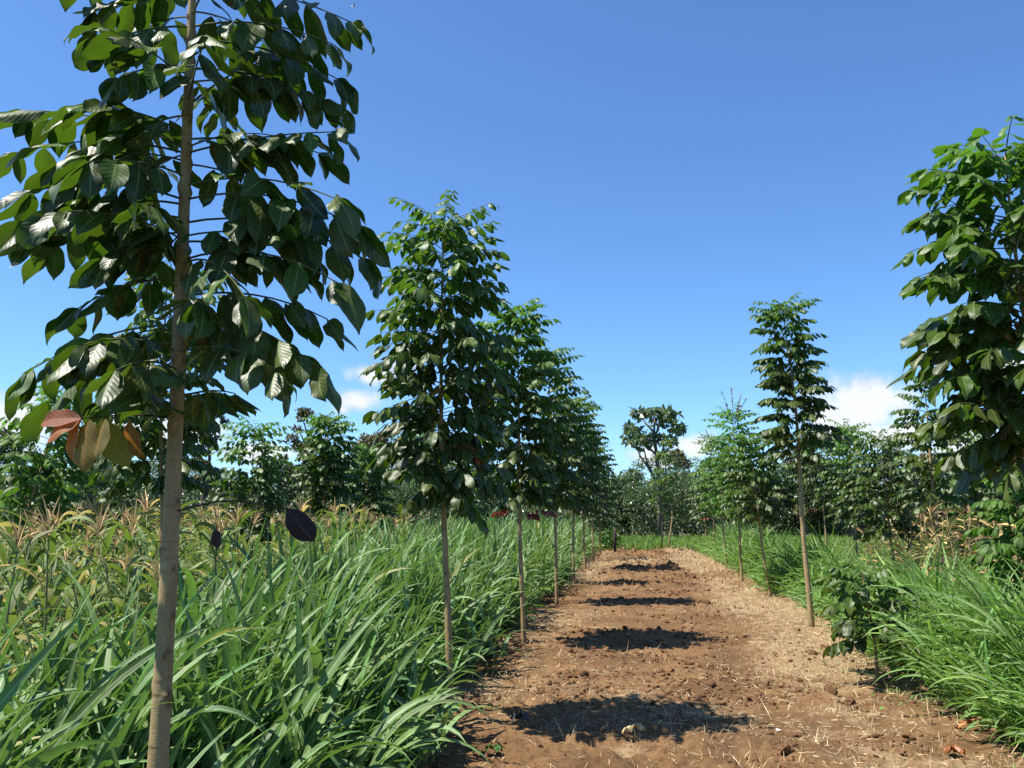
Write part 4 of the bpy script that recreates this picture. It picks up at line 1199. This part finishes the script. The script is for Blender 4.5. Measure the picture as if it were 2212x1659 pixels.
# ------------------------------------------------------------------ straw, stubble and clods on the soil
rng = np.random.RandomState(120)
b = MB()
n = 190000
Y = 1.8 * (34 / 1.8) ** rng.rand(n)
X = rng.uniform(-1.75, 3.1, n)
keep = rng.rand(n) < (0.07 + 0.8 * np.clip(straw_cover(X, Y) + .35 * fbm(X * 3, Y * 3, 21), 0, 1))
X, Y = X[keep], Y[keep]; n = len(X)
Z = path_h(X, Y) + .004
ln_ = rng.uniform(.02, .085, n) * (1 + (rng.rand(n) < .08) * 1.8); wd = rng.uniform(.002, .0048, n) * (1 + Y * .03)
flat = rng.rand(n) < .70
th0 = np.where(flat, rng.uniform(1.2, 1.62, n), rng.uniform(.1, .9, n))
blades(b, rng, np.stack([X, Y, Z], -1), rng.uniform(0, 6.28, n), ln_, wd, th0, rng.uniform(-.1, .4, n), 2, .8, np.where(rng.rand(n) < .3, rng.uniform(.2, 1, n), 0), across=1)
# golden tufts toward the far end and the right edge
P = scatter(rng, 16000, -1.6, 3.2, 17, 35, lambda x, y: rng.rand(len(x)) < np.clip(straw_cover(x, y) * 1.2 - .3, .02, 1)); n = len(P)
blades(b, rng, np.stack([P[:, 0], P[:, 1], path_h(P[:, 0], P[:, 1])], -1), rng.uniform(0, 6.28, n), rng.uniform(.06, .20, n), rng.uniform(.004, .010, n), rng.uniform(.1, .8, n), rng.uniform(.1, 1, n), 3, .6, np.where(rng.rand(n) < .3, .5, 0), across=1)
tag(b.build('dry_straw', M['straw']), 'dry straw and stubble strewn over the bare soil', 'straw', kind='stuff')
# a few green shoots
b = MB()
P = scatter(rng, 900, -1.4, 3.0, 2.5, 20, lambda x, y: (fbm(x * 1.3, y * 1.3, 33) > .16) | (x > 2.35)); n = len(P)
blades(b, rng, np.stack([P[:, 0], P[:, 1], path_h(P[:, 0], P[:, 1])], -1), rng.uniform(0, 6.28, n), rng.uniform(.03, .10, n), rng.uniform(.003, .007, n), rng.uniform(.1, .8, n), rng.uniform(.1, 1, n), 3, .6, None, across=1)
P = scatter(rng, 700, 1.9, 3.0, 4.5, 10, lambda x, y: rng.rand(len(x)) < np.clip((x - 1.9) / .7 + np.exp(-((x - 2.6) ** 2 + (y - 8.2) ** 2) * 3), 0, 1) * .8); weeds(b, rng, P, .12, .04)
tag(b.build('green_shoots', M['meadow']), 'sparse green shoots along the edges of the soil', 'shoots', kind='stuff')

_bm = __import__('bmesh').new()
__import__('bmesh').ops.create_icosphere(_bm, subdivisions=2, radius=1.0)
ICO_V = np.array([v.co[:] for v in _bm.verts]); ICO_F = np.array([[v.index for v in f.verts] for f in _bm.faces]); _bm.free()
CL = []
for k in range(6):
    rr = np.random.RandomState(k)
    d = 1 + .32 * sum(np.sin(ICO_V @ rr.normal(0, 2.5 * (q + 1), 3) + rr.uniform(0, 6)) / (q + 1.3) for q in range(4))
    CL.append((ICO_V * d[:, None] * np.array([1, .85, .65]), np.zeros((len(ICO_V), 2)), ICO_F))
b = MB()
n = 26000
Y = 2.0 * (33 / 2.0) ** rng.rand(n); X = rng.uniform(-1.6, 2.9, n)
md = np.zeros(n)
for (mx, my, r, a) in MOUNDS:
    md = np.maximum(md, np.exp(-(((X - mx) / (r * 1.1)) ** 2 + ((Y - my) / (r * .7)) ** 2)))
keep = rng.rand(n) < np.clip(np.clip(fbm(X * 1.5, Y * 1.5, 22) * 2.2 - .1, 0.03, 1) * (1 - .75 * np.clip((X - 1.3), 0, 1)) + md * .8, 0, 1)
X, Y = X[keep], Y[keep]; n = len(X)
S = .004 + .016 * rng.rand(n) ** 4 + .006 * rng.rand(n); S = S * (1 + (rng.rand(n) < .012) * 1.4) * np.interp(Y, [3, 20], [1, 1.9])
th = rng.uniform(0, 6.28, n); Rm = np.zeros((n, 3, 3)); Rm[:, 0, 0] = np.cos(th); Rm[:, 0, 1] = np.sin(th); Rm[:, 1, 0] = -np.sin(th); Rm[:, 1, 1] = np.cos(th); Rm[:, 2, 2] = 1
tl = rng.normal(0, .4, (n, 2)); Rm[:, 2, 0] = tl[:, 0]; Rm[:, 0, 2] = -tl[:, 0]
Rm *= S[:, None, None]
PP = np.stack([X, Y, path_h(X, Y) + S * .25], -1); q = rng.randint(0, 6, n)
for k in range(6):
    b.inst(CL[k], Rm[q == k], PP[q == k], rng.rand((q == k).sum()), np.zeros((q == k).sum()))
tag(b.build('soil_clods', M['clod']), 'crumbled soil clods along the tilled path', 'soil', kind='stuff')

# ------------------------------------------------------------------ single things lying on the soil
def lay(name, label, cat, px, py, mat, parts, smooth=True):
    """crumpled sheet(s): parts = list of (dx, dy, yaw, length, width, curl)"""
    p = on_ground(px, py, .04); p[2] = float(path_h(p[0], p[1]))
    rng = np.random.RandomState(int(px))
    b = MB()
    for (dx, dy, yaw, L, W, lift) in parts:
        nl, nw = 14, 6
        u, v = np.meshgrid(np.linspace(-1, 1, nw + 1), np.linspace(0, 1, nl + 1))
        w = W * np.interp(v, [0, .15, .45, .7, 1], [.25, .8, 1, .75, .1]) * (1 + .25 * np.sin(v * 19 + px) * abs(u))
        x = v * L; y = u * w * .5 + .12 * L * np.sin(v * 4 + yaw)
        z = lift * np.sin(v * math.pi) + .018 * np.sin(v * 9 + u * 2 + yaw) + .014 * np.abs(u) * np.sin(v * 7 + 1) + .010 * rng.rand(*v.shape) + .012
        c, s = math.cos(yaw), math.sin(yaw)
        V = np.stack([dx + x * c - y * s, dy + x * s + y * c, np.maximum(z, .004)], -1).reshape(-1, 3)
        i = np.arange(nl)[:, None] * (nw + 1); j = np.arange(nw)[None]
        F = np.stack([i + j, i + j + 1, i + nw + 1 + j + 1, i + nw + 1 + j], -1).reshape(-1, 4)
        b.add(V, F, np.stack([(u + 1) / 2, v, np.full(v.shape, .5)], -1).reshape(-1, 3), 0.0)
    o = b.build(name, M[mat], None, None, smooth)
    md = o.modifiers.new('thick', 'SOLIDIFY'); md.thickness = .0015
    o.location = tuple(p); o.location.z += .006
    return tag(o, label, cat)


lay('dry_leaf', 'pale cream curled dry leaf lying in the middle of the soil', 'leaf', 1350, 1622, 'paper_leaf', [(0, 0, 1.25, .13, .035, .03), (.04, .11, .35, .10, .06, .035)])
lay('dry_leaf', 'orange dry leaf lying under the long grass at lower right', 'leaf', 2072, 1592, 'orange_leaf', [(0, 0, -.15, .20, .10, .05), (.08, .0, .5, .14, .08, .04)])
lay('dry_leaf', 'reddish brown curled leaf at the lower right corner of the soil', 'leaf', 2040, 1640, 'leaf_rust', [(0, 0, .1, .13, .08, .04), (.03, .03, -.5, .10, .06, .03)])
lay('fallen_leaf', 'dark green fallen leaf at the bottom edge beside the tall grass', 'leaf', 1048, 1646, 'leaf_bright', [(0, 0, .1, .11, .07, .03)])
lay('crumpled_scrap', 'dark grey crumpled scrap on the soil near the tall grass', 'litter', 1105, 1592, 'charcoal', [(0, 0, .2, .12, .09, .05), (.03, .04, -.3, .10, .07, .06), (.0, .05, 1.0, .08, .06, .03)], False)


def pebble(name, label, cat, px, py, s, mat, k):
    p = on_ground(px, py, .04); p[2] = float(path_h(p[0], p[1])) + s * .4
    b = MB(); V, UV, F = CL[k]; b.add(V * s, F)
    o = b.build(name, M[mat], None, None, False); o.location = tuple(p)
    return tag(o, label, cat)


pebble('white_pebble', 'small white pebble on the soil right of the cream dry leaf', 'stone', 1681, 1590, .016, 'white', 2)
pebble('soil_clod', 'large dark soil clod at the bottom edge of the picture', 'clod', 1700, 1648, .05, 'clod', 1)
pebble('soil_clod', 'dark clod on the soil just above the bottom edge clod', 'clod', 1722, 1608, .03, 'clod', 3)
pebble('soil_clod', 'brown clod beside the pale straw on the right of the soil', 'clod', 1838, 1530, .05, 'clod', 4)

# ------------------------------------------------------------------ dragonfly and wires
def dragonfly():
    p = at(762, 14, 4.0)
    o = empty('dragonfly', p, 'small reddish dragonfly flying against the sky at the top', 'insect')
    b = MB(); ax = nrm(_r * .8 + UP * .6)
    b.tube([p - ax * .018, p - ax * .010, p, p + ax * .004, p + ax * .008, p + ax * .0105, p + ax * .013], [.0008, .0011, .0016, .0026, .0024, .0022, .0006], 8)
    b.build('body', M['insect'], o, p)
    for sg in (-1, 1):
        for (q, sweep) in ((.004, .25), (.001, -.15)):
            wb = MB(); c = p + ax * q; sd = nrm(_r * -.5 * sg + _f * .6 * sg + UP * .45 + ax * sweep)
            ln_ = np.linspace(0, 1, 7); w = np.interp(ln_, [0, .3, .7, 1], [.0012, .0035, .0045, .0008])
            V = np.concatenate([c + sd * (ln_ * .022)[:, None] + ax * w[:, None], c + sd * (ln_ * .022)[:, None] - ax * w[:, None]])
            F = [(k, k + 1, 8 + k, 7 + k) for k in range(6)]
            wb.add(V, F); wo = wb.build('wing', M['wing'], o, p); wo.modifiers.new('thick', 'SOLIDIFY').thickness = .0002


dragonfly()
for k, (y0, y1, lab) in enumerate([(846, 905, 'upper thin overhead cable crossing the sky low at left'), (925, 985, 'lower thin overhead cable crossing the sky low at left')]):
    a = at(-60, y0 - 6, 60); c = at(560, y1 + 4, 60)
    t = np.linspace(0, 1, 24)[:, None]
    P = a + (c - a) * t - UP * (.25 * np.sin(t * math.pi))
    b = MB(); b.tube(P, .012, 5)
    tag(b.build('overhead_cable', M['wire']), lab, 'cable', 'overhead cables')
